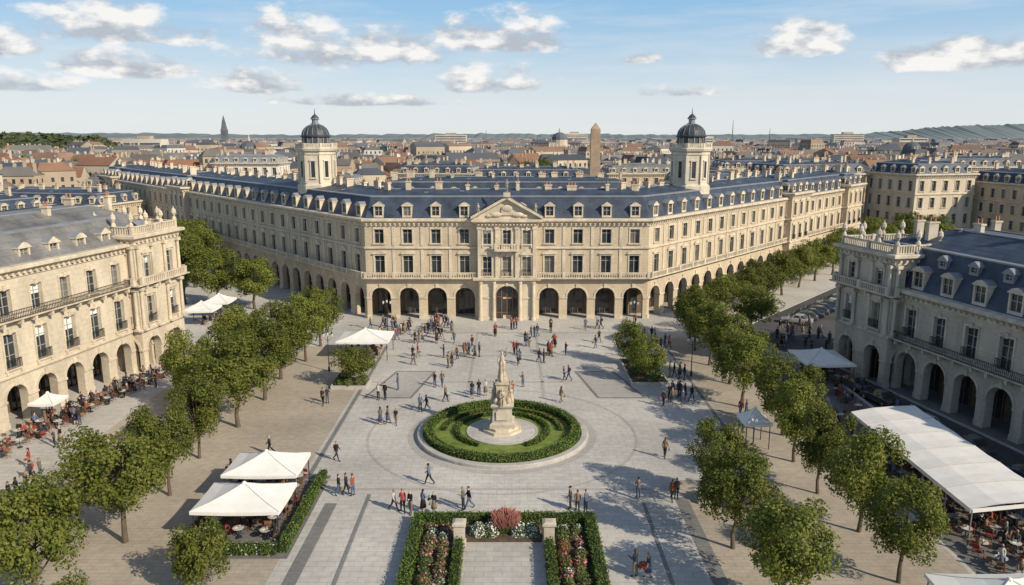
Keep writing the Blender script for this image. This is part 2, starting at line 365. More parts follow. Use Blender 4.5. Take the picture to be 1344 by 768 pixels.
def build(name,poly,levels,roof,st,tm,rf,bw,edges,dorm=None,chim=0,lod=0,strings=(),deck=deckM,rails=(),cp=.7):
    E=empty(name); Wm,G,T,Rf=MB(),MB(),MB(),MB()
    n=len(poly); zt=levels[-1]['z1']
    for i in range(n):
        F,L=frame(poly[i],poly[(i+1)%n])
        if i in edges:
            facade(Wm,G,T,F,L,levels,st,tm,bw,lod)
            dentils(T,F,L,zt,tm)
        else: Wm.poly((F(0,0,0),F(L,0,0),F(L,0,zt),F(0,0,zt)),st)
    cornice(T,poly,zt,tm,cp)
    for z in strings: sweep(T,poly,[(.004,z-.12),(.22,z-.12),(.25,z+.08),(.2,z+.16),(.004,z+.16)],tm)
    for z,v,kind in rails:
        sweep(T,poly,[(.003,z-.18),(v+.12,z-.12),(v+.12,z),(.003,z)],tm)
        for i in edges:
            F,L=frame(poly[i],poly[(i+1)%n]); balustrade(T,F,.0,L,v,z,tm,stone_=(kind=='s'),sp=.35 if kind=='s' else .2)
            if lod==0:
                k=max(1,round(L/bw))
                for j in range(k):
                    for q in (-.5,.5):
                        u=(j+.5+q*.55)*L/k; T.box(F,u-.13,u+.13,.002,v,z-.62,z-.19,tm)
    if roof:
        z0=zt+.9
        sweep(Rf,poly,[(d,z0+z) for d,z in roof],rf)
        pr=[(d,z0+z) for d,z in roof]
        Rf.poly([(x,y,pr[-1][1]) for x,y in offset(poly,pr[-1][0])],deck)
        if len(roof)>2:
            d,z=pr[1]; sweep(Rf,poly,[(d+.14,z-.12),(d+.16,z+.04),(d-.25,z+.12)],zincD)
            d,z=pr[-1]; sweep(Rf,poly,[(d+.1,z-.02),(d+.08,z+.1),(d-.15,z+.1)],zincD)
            for i in edges:      # roof windows on the upper slope
                F,L=frame(poly[i],poly[(i+1)%n]); (da,za),(db,zb)=pr[1],pr[2]
                for j in range(int(L/5)):
                    if R.random()<.5: continue
                    u=(j+.5)*L/int(L/5)+R.uniform(-1,1); t=R.uniform(.25,.6); v=da+(db-da)*t; z=za+(zb-za)*t; s_=(zb-za)/(da-db)
                    if 2<u<L-2: Rf.poly((F(u-.35,v,z+.05),F(u+.35,v,z+.05),F(u+.35,v-.9,z+.05+.9*s_),F(u-.35,v-.9,z+.05+.9*s_)),glassB)
        if dorm:
            w,h,dz,v0,dep=dorm[:5]
            for i in edges:
                F,L=frame(poly[i],poly[(i+1)%n]); k=max(1,round(L/bw)); b=L/k
                for j in range(k): dormer(Wm,G,T,F,(j+.5)*b,z0+dz,w,h,v0,dep,tm,zincD,1+(j%2) if len(dorm)<6 else dorm[5])
                if len(dorm)>6:
                    for j in range(1,k): dormer(Wm,G,T,F,j*b,z0+dorm[6],.7,.8,dorm[7],1.2,zincD,zincD,2)
    else: Rf.poly([(x,y,zt+.9) for x,y in poly],deck)
    if chim:
        for i in edges:
            F,L=frame(poly[i],poly[(i+1)%n]); k=int(L/chim); a=math.atan2(poly[(i+1)%n][1]-poly[i][1],poly[(i+1)%n][0]-poly[i][0])
            for j in range(k):
                p=F((j+.5)*L/k+R.uniform(-1,1),roof[-1][0]+R.uniform(-.4,.8),0)
                chimney(T,p[0],p[1],zt+.9+roof[-1][1]-1.2,R.uniform(.6,1.5),.5,R.uniform(1.6,2.5),a+PI/2*(R.random()<.4),tm)
    Wm.obj('walls',E); G.obj('windows',E); T.obj('stone_trim',E); Rf.obj('roof',E)
    return E
# ---- main palace
ux,uy=.649,.761
A=(-21.9,112.7);B=(20.4,112.7)
C=(B[0]+ux*97,B[1]+uy*97); D=(A[0]-ux*150,A[1]+uy*150)
path=[D,A,B,C]; inner=offset(path,-14,False)
mainpoly=path+inner[::-1]
lv_main=[dict(t='arc',z0=0,z1=6.2,a=1.5,zs=3.3),
    dict(t='win',z0=6.2,z1=10.8,w=1.5,h=2.75,s=.7,ped=3,rail=False,panel=1),
    dict(t='win',z0=10.8,z1=14.3,w=1.4,h=2.1,s=.7,ped=0,panel=1)]
mansard=[(-.3,0),(-1.8,3.1),(-6.6,3.9)]
palace=build('arcaded_palace_building',mainpoly,lv_main,mansard,stone,trim,slate,4.35,{0,1,2},dorm=(1.05,1.65,.1,-.3,1.9),chim=4.2,lod=1,strings=(10.8,),rails=((6.35,.75,'s'),))
# central pavilion with pediment
cx=-.75; Wm,G,T,Rf=MB(),MB(),MB(),MB()
cp=[(cx-4.4,111.75),(cx+4.4,111.75),(cx+4.4,113.2),(cx-4.4,113.2)]
F,L=frame(cp[0],cp[1])
facade(Wm,G,T,F,L,[dict(t='arc',z0=0,z1=6.2,a=1.75,zs=3.5,n=1),dict(t='win',z0=6.2,z1=10.8,w=1.3,h=2.9,s=.55,ped=3,n=3,rail=True),dict(t='win',z0=10.8,z1=14.3,w=1.2,h=2.1,s=.7,n=3)],stoneL,trim,4.4)
G.poly((F(L/2-1.8,-.86,0),F(L/2+1.8,-.86,0),F(L/2+1.8,-.86,5.6),F(L/2-1.8,-.86,5.6)),glassA)
for u in (-1.6,-.82,0,.82,1.6): G.box(F,L/2+u-.06,L/2+u+.06,-.855,-.78,0,5.2,wood)
for z in (.9,3.3): G.box(F,L/2-1.7,L/2+1.7,-.856,-.80,z,z+.12,wood)
for i in (1,2,3):
    F2,L2=frame(cp[i],cp[(i+1)%4]); Wm.poly((F2(0,0,0),F2(L2,0,0),F2(L2,0,14.3),F2(0,0,14.3)),stoneL)
for u in (.45,2.45,6.35,8.35):
    T.tube([F(u,.28,0),F(u,.28,.35),F(u,.28,.4),F(u,.28,5.5),F(u,.28,5.55),F(u,.28,5.95)],[.38,.36,.28,.24,.3,.36],12,trim)
for u in (.33,2.93,5.87,8.47):
    T.box(F,u-.24,u+.24,0.02,.24,6.5,13.7,trim); T.box(F,u-.33,u+.33,.02,.34,13.7,14.05,trim)
sweep(T,cp,[(.004,6.05),(.6,6.1),(.66,6.35),(.66,6.5),(.0,6.5)],trim)
cornice(T,cp,14.3,trim,.8); dentils(T,F,L,14.3,trim,.5,.5)
pt=[(-.9,15.22),(L+.9,15.22),(L/2,18.2)]
T.poly([F(u,.1,z) for u,z in pt],stoneL)
for (a,za),(b,zb) in ((pt[0],pt[2]),(pt[2],pt[1])):
    P=[F(a,.75,za),F(b,.75,zb),F(b,.75,zb+.42),F(a,.75,za+.42)]; Q=[F(a,.1,za),F(b,.1,zb),F(b,-5,zb+.43),F(a,-5,za+.43)]
    T.poly(P,trim); T.poly((P[0],P[1],Q[1],Q[0]),trim); T.poly((P[3],P[2],Q[2],Q[3]),slate)
T.box(F,L/2-.8,L/2+.8,.12,.3,15.8,16.8,trim); T.ell(F(L/2,.3,16.8),(.8,.2,.5),trim)
for k in (-1,1):
    T.ell(F(L/2+k*1.6,.25,15.9),(.9,.2,.35),trim); T.ell(F(L/2+k*2.6,.22,15.7),(.5,.18,.22),trim)
T.box(F,L/2-.5,L/2+.5,.0,1,18.5,19.1,trim)
balustrade(T,F,2.75,6.05,.95,10.8,trim); T.box(F,2.6,6.2,0.03,1.1,10.55,10.8,trim)
for nm,b_ in (('central_pavilion_walls',Wm),('central_pavilion_windows',G),('central_pavilion_trim',T)): b_.obj(nm,palace)
def rect_on(p,dx,dy,s0,s1,front,back):
    nx,ny=dy,-dx
    return [(p[0]+dx*s+nx*v,p[1]+dy*s+ny*v) for s,v in ((s0,front),(s1,front),(s1,-back),(s0,-back))]
lv_pav=[dict(t='arc',z0=0,z1=6.2,a=1.4,zs=3.3),dict(t='win',z0=6.2,z1=10.8,w=1.35,h=2.8,s=.6,ped=1,rail=True),
    dict(t='win',z0=10.8,z1=15.2,w=1.3,h=2.5,s=.8,ped=2)]
for nm,p,dx,dy,s0,s1 in (('R',B,ux,uy,53,63),('R',B,ux,uy,88,99),('L',A,-ux,uy,78,88),('L',A,-ux,uy,139,151)):
    if nm=='L': rp=rect_on(p,-dx,-dy,-s1,-s0,1.3,13)
    else: rp=rect_on(p,dx,dy,s0,s1,1.3,13)
    e=build('palace_pavilion',rp,lv_pav,[(-.3,0),(-2.0,2.4),(-4,3.0)],stone,trim,slate,3.6,{0,1,3},dorm=(1.0,1.2,.1,-.4,1.4),chim=5,lod=1,strings=(6.2,10.8))
build('palace_rear_range',[(-26,150),(24,150),(24,164),(-26,164)],[dict(t='win',z0=0,z1=14.3,w=1.2,h=2,s=11)],mansard,stone,trim,slate,4.3,{0},dorm=(1.1,1.6,.1,-.4,1.9),chim=4,lod=1)
# ---- domed towers
def tower(x,y):
    E=empty('domed_tower'); T,Rf,G=MB(),MB(),MB()
    b=ngon(x,y,3.1,8,PI/8)
    sweep(T,b,[(.35,13),(.35,18.9),(.05,19.2),(0,19.3),(0,24.0),(.15,24.1),(.15,24.5),(.45,24.7),(.6,25.1),(.4,25.25),(-.2,25.25)],towerW,zincD)
    for i in range(8):
        F,L=frame(b[i],b[(i+1)%8])
        G.poly((F(L/2-.34,.03,20.3),F(L/2+.34,.03,20.3),F(L/2+.34,.03,23.0),F(L/2-.34,.03,23.0)),glassA)
        T.box(F,L/2-.5,L/2-.34,.004,.13,20.2,23.0,towerW);T.box(F,L/2+.34,L/2+.5,.004,.13,20.2,23.0,towerW);T.box(F,L/2-.58,L/2+.58,.004,.2,23.0,23.22,towerW);T.box(F,L/2-.56,L/2+.56,.004,.2,20.0,20.2,towerW)
        T.box(F,-.18,.18,-.05,.14,19.3,24.0,towerW)
        balustrade(T,F,.1,L-.1,.3,25.25,towerW,.7,.3)
    c=ngon(x,y,2.25,16)
    sweep(T,c,[(.2,25.25),(.2,25.7),(0,25.8)],towerW)
    sweep(Rf,c,[(0,25.8),(0,26.9),(.25,27.0),(.32,27.2),(.1,27.25)],slateD)
    for i in range(16):
        F,L=frame(c[i],c[(i+1)%16])
        T.box(F,-.09,.09,0,.1,25.8,26.9,zincD)
        if i%2: G.poly((F(.16,.02,25.95),F(L-.16,.02,25.95),F(L-.16,.02,26.8),F(.16,.02,26.8)),glassB)
    prof=[(.2,27.2)]+[(2.35*math.cos(t)-2.25,27.25+1.95*math.sin(t)) for t in (.05,.25,.45,.65,.85,1.05,1.25)]
    sweep(Rf,c,prof,slateD,slateD)
    for i in range(16):
        a=2*PI*i/16; Rf.tube([(x+2.38*math.cos(t)*math.cos(a),y+2.38*math.cos(t)*math.sin(a),27.27+1.97*math.sin(t)) for t in (.05,.35,.65,.95,1.25)],[.05]*5,4,zincD,False)
    d=ngon(x,y,.6,10)
    sweep(T,d,[(.15,28.95),(.15,29.3),(-.05,29.3),(-.05,29.9),(.2,30.0),(.15,30.1)],zincD)
    sweep(Rf,d,[(.15,30.1),(-.1,30.5),(-.42,30.8)],slateD,slateD)
    Rf.tube([(x,y,30.7),(x,y,31.2),(x,y,31.8)],[.1,.06,.02],6,iron)
    T.obj('stone_shaft',E); G.obj('openings',E); Rf.obj('dome',E)
tower(A[0]-ux*23.6+uy*4.6,A[1]+uy*23.6+ux*4.6)
tower(B[0]+ux*20.6-uy*4.6,B[1]+uy*20.6+ux*4.6)
# ---- obelisk
mb=MB(); ob=[(20.0,199),(23.0,199),(23.0,202),(20.0,202)]
sweep(mb,ob,[(1.4,0),(1.4,3),(.9,3.2),(.9,7),(1.2,7.3),(.2,7.6),(0,8),(-.35,29),(-1.45,30.6)],obel); mb.obj('obelisk')
# ---- left foreground building
d=(-.181,-.983); P0=(-42.7,93.2); P1=(P0[0]+d[0]*64,P0[1]+d[1]*64); nrm=(.983,-.181)
def off(p,v): return (p[0]+nrm[0]*v,p[1]+nrm[1]*v)
lp=[P1,P0,off(P0,-15),off(P1,-15)]
lv_left=[dict(t='arc',z0=0,z1=4.9,a=1.25,zs=2.7),dict(t='win',z0=4.9,z1=10.3,w=1.5,h=3.35,s=.7,ped=0,rail=True),
   dict(t='win',z0=10.3,z1=14.3,w=1.4,h=2.5,s=.3)]
build('arcaded_corner_building',lp,lv_left,[(-.2,0),(-2.6,2.7),(-5.4,4.0)],stoneL,trim,zinc,3.7,{0,1},dorm=(1.0,1.15,.15,-.7,1.6),chim=7.5,strings=(4.9,),deck=zinc,rails=((10.3,.75,'i'),),cp=.8)
rp=[(P0[0]+d[0]*7.4+nrm[0]*1.1,P0[1]+d[1]*7.4+nrm[1]*1.1),(P0[0]-d[0]*.8+nrm[0]*1.1,P0[1]-d[1]*.8+nrm[1]*1.1)]
rp+= [off(rp[1],-7),off(rp[0],-7)]
lv_lp=[dict(t='arc',z0=0,z1=4.9,a=1.2,zs=2.7),dict(t='win',z0=4.9,z1=10.3,w=1.3,h=3.1,s=.8,ped=2,rail=True),dict(t='win',z0=10.3,z1=15.2,w=1.25,h=2.7,s=.6,ped=1)]
def pav(name,rp,lv,st,tm,bw,urnm):
    e=build(name,rp,lv,None,st,tm,zincD,bw,{0,1,3},strings=(lv[0]['z1'],lv[1]['z1']),rails=((lv[1]['z1']+.1,.7,'s'),))
    T=MB(); zt=lv[-1]['z1']+.9
    for i in range(4):
        F,L=frame(rp[i],rp[(i+1)%4]); balustrade(T,F,.1,L-.1,-.1,zt+.003,tm,.95,.32)
        for u in [0.1]+([L/3,L*2/3] if i in (0,1,3) else []):
            p=F(u,-.1,0)
            T.tube([(p[0],p[1],zt+.95),(p[0],p[1],zt+1.25),(p[0],p[1],zt+1.4),(p[0],p[1],zt+1.8),(p[0],p[1],zt+2.2),(p[0],p[1],zt+2.35),(p[0],p[1],zt+2.6)],[.3,.22,.1,.32,.26,.1,.03],8,tm)
        if i in (0,1,3):
            for k in (.04,.96,.36,.64):
                for z0,z1 in ((lv[1]['z0']+.3,lv[1]['z1']-.3),(lv[2]['z0']+.3,lv[2]['z1']-.3)):
                    p0,p1=F(L*k,.2,z0),F(L*k,.2,z1-.35)
                    T.tube([p0,(p0[0],p0[1],z0+.3),(p0[0],p0[1],z0+.35),p1],[.27,.27,.21,.18],10,tm); T.box(F,L*k-.3,L*k+.3,.01,.5,z1-.35,z1,tm); T.box(F,L*k-.3,L*k+.3,.01,.5,z0-.25,z0,tm)
    T.obj('parapet_and_columns',e)
    return e
pav('corner_pavilion',rp,lv_lp,stoneL,trim,3.6,None)
# ---- right foreground building
d=(.222,-.975); Q0=(40,88.2); Q1=(Q0[0]+d[0]*60,Q0[1]+d[1]*60); nrm=(-.975,-.222)
rpoly=[Q0,Q1,off(Q1,-17),off(Q0,-17)]
lv_r=[dict(t='arc',z0=0,z1=5.7,a=1.45,zs=3.0),dict(t='win',z0=5.7,z1=10.3,w=1.5,h=3.0,s=.5,ped=0,rail=True)]
build('mansard_roofed_building',rpoly,lv_r,[(-.3,0),(-2.2,4.2),(-7,5.9)],stoneG,trimD,slate,4.0,{0,3},dorm=(1.25,1.9,.1,-.35,1.8,2,2.6,-1.3),chim=6,strings=(5.7,),rails=((5.75,.8,'i'),),cp=.85)
rq=[(Q0[0]-d[0]*.8+nrm[0]*1.1,Q0[1]-d[1]*.8+nrm[1]*1.1),(Q0[0]+d[0]*8.2+nrm[0]*1.1,Q0[1]+d[1]*8.2+nrm[1]*1.1)]
rq+=[off(rq[1],-8),off(rq[0],-8)]
pav('corner_pavilion',rq,[dict(t='arc',z0=0,z1=5.7,a=1.3,zs=3.0),dict(t='win',z0=5.7,z1=10.3,w=1.35,h=2.9,s=.6,ped=2,rail=True),dict(t='win',z0=10.3,z1=13.9,w=1.25,h=2.1,s=.6,ped=1)],stoneG,trimD,4.2,None)
# ---- middle distance apartment blocks
def block(x,y,w,dp,h,rz,st,rf=slate,k=4):
    c,s=math.cos(rz),math.sin(rz)
    pl=[(x+c*a-s*b,y+s*a+c*b) for a,b in ((-w/2,-dp/2),(w/2,-dp/2),(w/2,dp/2),(-w/2,dp/2))]
    fl=[dict(t='win',z0=h*i/k,z1=h*(i+1)/k,w=1.3,h=h/k*.6,s=h/k*.2) for i in range(k)]
    build('apartment_block',pl,fl,[(-.3,0),(-1.6,2.4),(-5,3.2)],st,trim,rf,3.6,{0,1,3},dorm=(1.0,1.3,.1,-.4,1.5),chim=5,lod=1,strings=(h/k,h*(k-1)/k))
block(81,214,26,18,16.5,.25,stone); block(108,204,18,18,17.0,.25,stoneL); block(129,194,14,20,15.0,.2,stone)
block(60,235,24,16,13,0.1,stoneG); block(84,262,30,16,16,0,stone); block(148,185,22,16,13,.2,stoneL); block(146,250,30,16,17,.1,stone)
block(-112,190,34,16,10.5,-.2,stone); block(-104,148,20,14,12.0,-.3,stoneL); block(-150,200,30,16,11,-.1,stone)
block(-110,230,30,14,12,-.1,stoneL,zinc); block(-96,285,24,14,17,0,fabric,zincD); block(-60,240,26,14,12,0,stone,zinc)
block(5,240,34,14,14,.0,stoneG); block(45,270,26,14,14,.1,stone,zinc); block(-25,270,26,14,14,-.1,stone)
# ------------------------------------------------------------ distant city
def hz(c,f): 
    h=(.33,.36,.39); return tuple(a*(1-f)+b*f for a,b in zip(c,h))  # aerial haze blended straight into the base colour
haze_bands=[]
for bi,f in enumerate((.0,.1,.28,.48)):  # farther bands get more haze painted into walls, roofs and windows
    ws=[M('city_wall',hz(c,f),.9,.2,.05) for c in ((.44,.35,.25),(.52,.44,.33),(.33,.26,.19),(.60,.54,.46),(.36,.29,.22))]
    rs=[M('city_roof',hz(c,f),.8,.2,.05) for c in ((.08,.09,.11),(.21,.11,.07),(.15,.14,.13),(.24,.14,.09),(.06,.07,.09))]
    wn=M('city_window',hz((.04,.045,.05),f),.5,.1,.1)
    haze_bands.append((ws,rs,wn))
mb=MB()
y=215.
def ok(x,y):
    if y<320 and abs(x)<175: return False
    if y<300 and abs(x)<160: return False
    return True
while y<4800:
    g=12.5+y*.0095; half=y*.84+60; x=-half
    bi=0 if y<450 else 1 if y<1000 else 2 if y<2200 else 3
    ws,rs,wn=haze_bands[bi]
    while x<half:
        w=g*R.uniform(.5,1.3); dd=g*R.uniform(.5,.9)
        xx=x+w/2; yy=y+R.uniform(-.3,.3)*g; x+=w+R.choice((0.1,.3,.5,1,4))*g/16
        if R.random()<.03 or not ok(xx,yy): continue
        if xx<-.44*yy and yy>720 and yy<1700 : continue
        h=R.uniform(8,15)+(R.random()<.08)*R.uniform(3,8)
        if yy>1500: h=R.uniform(9,19)
        rz=R.choice((-.3,.1,.35,0,.8))+.4*math.sin(xx*.006+yy*.004); c,s=math.cos(rz),math.sin(rz)
        F=lambda u,v,z,xx=xx,yy=yy,c=c,s=s:(xx+c*u-s*v,yy+s*u+c*v,z)
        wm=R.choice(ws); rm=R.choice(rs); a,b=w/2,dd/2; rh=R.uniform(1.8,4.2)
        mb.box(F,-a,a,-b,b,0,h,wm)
        if R.random()<.65:
            e=R.choice((a,a*.6)); 
            mb.poly((F(-a-.3,-b-.3,h+.01),F(a+.3,-b-.3,h+.01),F(e,0,h+rh),F(-e,0,h+rh)),rm); mb.poly((F(-a-.3,b+.3,h+.01),F(a+.3,b+.3,h+.01),F(e,0,h+rh),F(-e,0,h+rh)),rm)
            for k in (-1,1): mb.poly((F(k*a,-b,h+.01),F(k*a,b,h+.01),F(k*e,0,h+rh)),wm if e==a else rm)
        else:
            mb.poly((F(-a,-b,h+.02),F(a,-b,h+.02),F(a-1.5,-b+1.5,h+rh),F(-a+1.5,-b+1.5,h+rh)),rm)
            mb.poly((F(-a+1.5,-b+1.5,h+rh),F(a-1.5,-b+1.5,h+rh),F(a-1.5,b,h+rh),F(-a+1.5,b,h+rh)),rs[2])
            for k in (-1,1): mb.poly((F(k*a,-b,h),F(k*a,b,h),F(k*(a-1.5),b,h+rh),F(k*(a-1.5),-b+1.5,h+rh)),rm)
        for k in range(R.choice((1,2,3,4)) if y<1500 else 0):
            u=R.uniform(-a*.9,a*.9); mb.box(F,u-.5,u+.5,-.35,.35,h+.5,h+rh+R.uniform(.8,1.8),wm)
        if y<1000:
            nf=int(h/3); nw=max(2,int(w/2.8))
            for i in range(nf-2 if y>500 else 0,nf):
                for j in range(nw):
                    u=-a+(j+.5)*w/nw; z=i*3+1
                    mb.poly((F(u-.55,-b-.04,z),F(u+.55,-b-.04,z),F(u+.55,-b-.04,z+1.7),F(u-.55,-b-.04,z+1.7)),wn)
                sd=-1 if xx>0 else 1
                for j in range(max(1,int(dd/3))):
                    v=-b+(j+.5)*dd/max(1,int(dd/3)); z=i*3+1
                    mb.poly((F(sd*(a+.04),v-.5,z),F(sd*(a+.04),v+.5,z),F(sd*(a+.04),v+.5,z+1.6),F(sd*(a+.04),v-.5,z+1.6)),wn)
    y+=g*(.95 if y<1500 else 1.25)
mb.obj('distant_city_houses')
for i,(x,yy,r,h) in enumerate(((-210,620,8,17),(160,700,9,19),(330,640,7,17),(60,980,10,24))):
    mb=MB(); b=ngon(x,yy,r,12); sweep(mb,b,[(3,0),(3,h*.7),(0,h*.72),(0,h)],haze_bands[1][0][1]); 
    sweep(mb,b,[(.4,h)]+[(r*math.cos(t)-r,h+r*.9*math.sin(t)) for t in (0,.3,.6,.9,1.2,1.45)],haze_bands[1][1][0],haze_bands[1][1][0]); mb.tube([(x,yy,h+r*.85),(x,yy,h+r*1.1),(x,yy,h+r*1.5)],[r*.15,r*.12,.1],8,haze_bands[1][0][1]); mb.obj('domed_church')
for x,yy,w,h in ((-330,700,34,25),(-90,1150,46,30),(250,1050,40,28),(420,820,30,26),(560,1300,50,32),(-160,560,26,20),(120,1500,50,34)):
    mb=MB(); mb.box(lambda u,v,z:(x+u,yy+v,z),-w/2,w/2,-8,8,0,h,haze_bands[1][0][3])
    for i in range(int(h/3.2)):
        mb.box(lambda u,v,z:(x+u,yy+v,z),-w/2+.8,w/2-.8,-8.06,-7.9,i*3.2+1.2,i*3.2+2.6,haze_bands[1][2])
    mb.box(lambda u,v,z:(x+u,yy+v,z),-w/6,w/6,-4,4,h+.002,h+3,haze_bands[1][0][4]); mb.obj('slab_apartment_building')
# hills
def hill(name,pts,mat,depth,trees=0):
    mb=MB(); P=[]
    for (x0,y0,z0),(x1,y1,z1) in zip(pts,pts[1:]):
        n=40
        def q(t,x0=x0,y0=y0,z0=z0,x1=x1,y1=y1,z1=z1):
            z=z0+(z1-z0)*t; x=x0+(x1-x0)*t; yy=y0+(y1-y0)*t
            return x,yy,z+ (math.sin(x*.021)+math.sin(x*.057+1)+math.sin(x*.13)+math.sin(x*.41))*(.7 if depth<300 else 2.2)
        for i in range(n):
            t0,t1=i/n,(i+1)/n
            a,b=q(t0),q(t1)
            mb.poly(((a[0],a[1]-depth,0),(b[0],b[1]-depth,0),b,a),mat)
            mb.poly((a,b,(b[0],b[1]+depth,0),(a[0],a[1]+depth,0)),mat)
        for i in range(trees):
            t=R.random(); a=q(t); k=R.random()**.7; P.append((a[0],a[1]-depth*(1-k),a[2]*k+R.uniform(-.5,2.2)))
    if trees:
        P=np.array(P); mb.quads(leafquads(P,np.tile([0,-.4,1.],(len(P),1)),7.,.5),leafD)
    mb.obj(name)
rng=np.random.default_rng(5)
def leafquads(pos,nor,size,jit=.8):
    n=len(pos); nor=nor+rng.normal(0,jit,(n,3)); nor/=np.linalg.norm(nor,axis=1)[:,None]+1e-9
    r=rng.normal(0,1,(n,3)); u=np.cross(nor,r); u/=np.linalg.norm(u,axis=1)[:,None]+1e-9; v=np.cross(nor,u)
    s=(size*rng.uniform(.6,1.25,n))[:,None]
    return np.stack([pos-u*s*.5,pos+v*s*.32,pos+u*s*.5,pos-v*s*.32],axis=1)
hG=M('wooded_hill',(.035,.05,.025),.95,.4,.03,c2=(.06,.08,.04))
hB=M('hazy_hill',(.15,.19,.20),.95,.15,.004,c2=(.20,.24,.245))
hill('wooded_hill',[(-1300,900,30),(-800,900,32),(-600,890,29.5),(-470,880,26),(-400,860,6)],hG,150,2600)
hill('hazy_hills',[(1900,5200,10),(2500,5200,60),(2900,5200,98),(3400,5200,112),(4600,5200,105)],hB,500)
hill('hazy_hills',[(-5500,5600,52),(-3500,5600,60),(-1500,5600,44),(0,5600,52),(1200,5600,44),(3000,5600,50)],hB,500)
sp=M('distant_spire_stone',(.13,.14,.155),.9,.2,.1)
mb=MB(); sweep(mb,[(-524,1400),(-514,1400),(-514,1410),(-524,1410)],[(2,0),(2,22),(0,24),(0,40),(-1,42),(-2.6,54),(-4.9,66)],sp); mb.obj('cathedral_spire')
for x,yy,h in ((425,1500,60),(500,1510,44),(-60,1800,44)):
    mb=MB(); mb.tube([(x,yy,0),(x,yy,h*.7),(x,yy,h)],[1.1,.7,.3],5,sp); mb.obj('radio_mast')
# ------------------------------------------------------------ ground
mb=MB(); gm=M('ground_earth',(.12,.11,.095),.95,.3,.01)
mb.poly(((-9000,-300,-.15),(9000,-300,-.15),(9000,9000,-.15),(-9000,9000,-.15)),gm); mb.obj('ground')
mb=MB(); mb.poly(((-170,-20,-.12),(170,-20,-.12),(170,300,-.12),(-170,300,-.12)),asph); mb.obj('street_asphalt')
plz=[(-80,10),(37,10),(37,90),(30.5,103.6),(30.5+ux*95,103.6+uy*95),(80,230),(-140,230),(-140,190),(-75,120),(-80,93)]
mb=MB(); mb.poly([(x,y,0) for x,y in offset(plz,-.3)],plazaM)
sweep(mb,plz,[(0,-.13),(0,.004),(-.3,.004)],kerbM); mb.obj('plaza_pavement')
mb=MB(); sw=[(40.2-1.9,92),off(Q1,1.9),off(Q1,-1),(60,95)]
mb.poly([(x,y,.0) for x,y in offset(sw,-.25)],terrM); sweep(mb,sw,[(0,-.13),(0,.004),(-.25,.004)],kerbM); mb.obj('pavement')
def rects(name,L,mat,z):
    mb=MB()
    for x0,x1,y0,y1 in L: mb.poly(((x0,y0,z),(x1,y0,z),(x1,y1,z),(x0,y1,z)),mat)
    return mb.obj(name)
rects('tree_walk_paving',[(-38,-15.2,11,57),(-38,-17,57,97),(13.2,29,11,57),(20.5,29,57,101)],tanM,.004)
rects('terrace_paving',[(29.3,36.6,11,90)],terrM,.004)
mb=MB()
def strip(mb,p,q,w,mat,z=.008):
    F,L=frame(p,q); mb.poly((F(0,-w/2,z),F(L,-w/2,z),F(L,w/2,z),F(0,w/2,z)),mat)
for p,q,w in (((-14.3,11),(-13.6,53),.9),((12.9,11),(12.9,54),1.0),((-11,11),(-11,54.5),.3),((9.9,11),(9.9,53),.3)): strip(mb,p,q,w,bandM)
for p,q,w in (((-16.5,57.5),(-16.5,97),.4),((20.2,57.5),(20.2,100),.4)): strip(mb,p,q,w,bandM,.009)
mb.obj('dark_paving_bands')
mb=MB()
def arc(mb,cx,cy,r0,r1,a0,a1,n,mat,z):
    for i in range(n):
        t0,t1=a0+(a1-a0)*i/n,a0+(a1-a0)*(i+1)/n
        mb.poly([(cx+r*math.cos(t),cy+r*math.sin(t),z) for r,t in ((r0,t0),(r1,t0),(r1,t1),(r0,t1))],mat)
CX,CY=-.9,66.8
arc(mb,CX,CY,12.2,12.45,0,2*PI,72,midM,.012); arc(mb,CX,CY,8.05,8.7,0,2*PI,72,midM,.012)
for p,q,w in (((-19,82),(17.5,82),.35),((-19,92.5),(19.5,92.5),.35),((-4.8,76.8),(-4.8,104),.3),((3.4,76.8),(3.4,104),.3),((-13,57),(-23,57),.35),((11,55.4),(-13,55.4),.3),((-16,104),(16,104),.4)): strip(mb,p,q,w,midM,.016)
mb.obj('grey_paving_bands')
mb=MB()
def outline(mb,pts,w,mat,z):
    a=[(x,y,z) for x,y in pts]; b=[(x,y,z) for x,y in offset(pts,-w)]; n=len(pts)
    for i in range(n): mb.poly((a[i],a[(i+1)%n],b[(i+1)%n],b[i]),mat)
for pts in ([(9,76.5),(14.2,76.5),(12,86),(7.3,86)],[(-15.8,76.5),(-10.6,76.5),(-8.9,86),(-13.6,86)]):
    outline(mb,pts,.3,bandM,.020); mb.poly([(x,y,.020) for x,y in offset(pts,-.3)],midM)
mb.obj('paving_inlay')
rects('road_markings',[(38.6,38.75,20+i*5,22.5+i*5) for i in range(12)],lineM,-.112)
mb=MB()
for i in range(14):
    x,y=R.uniform(-14,12),R.uniform(42,104)
    if math.hypot(x-CX,y-CY)<9.5: continue
    mb.poly([(x+a,y+b,.022) for a,b in ((-.3,-.3),(.3,-.3),(.3,.3),(-.3,.3))],midM)
mb.obj('drain_covers')
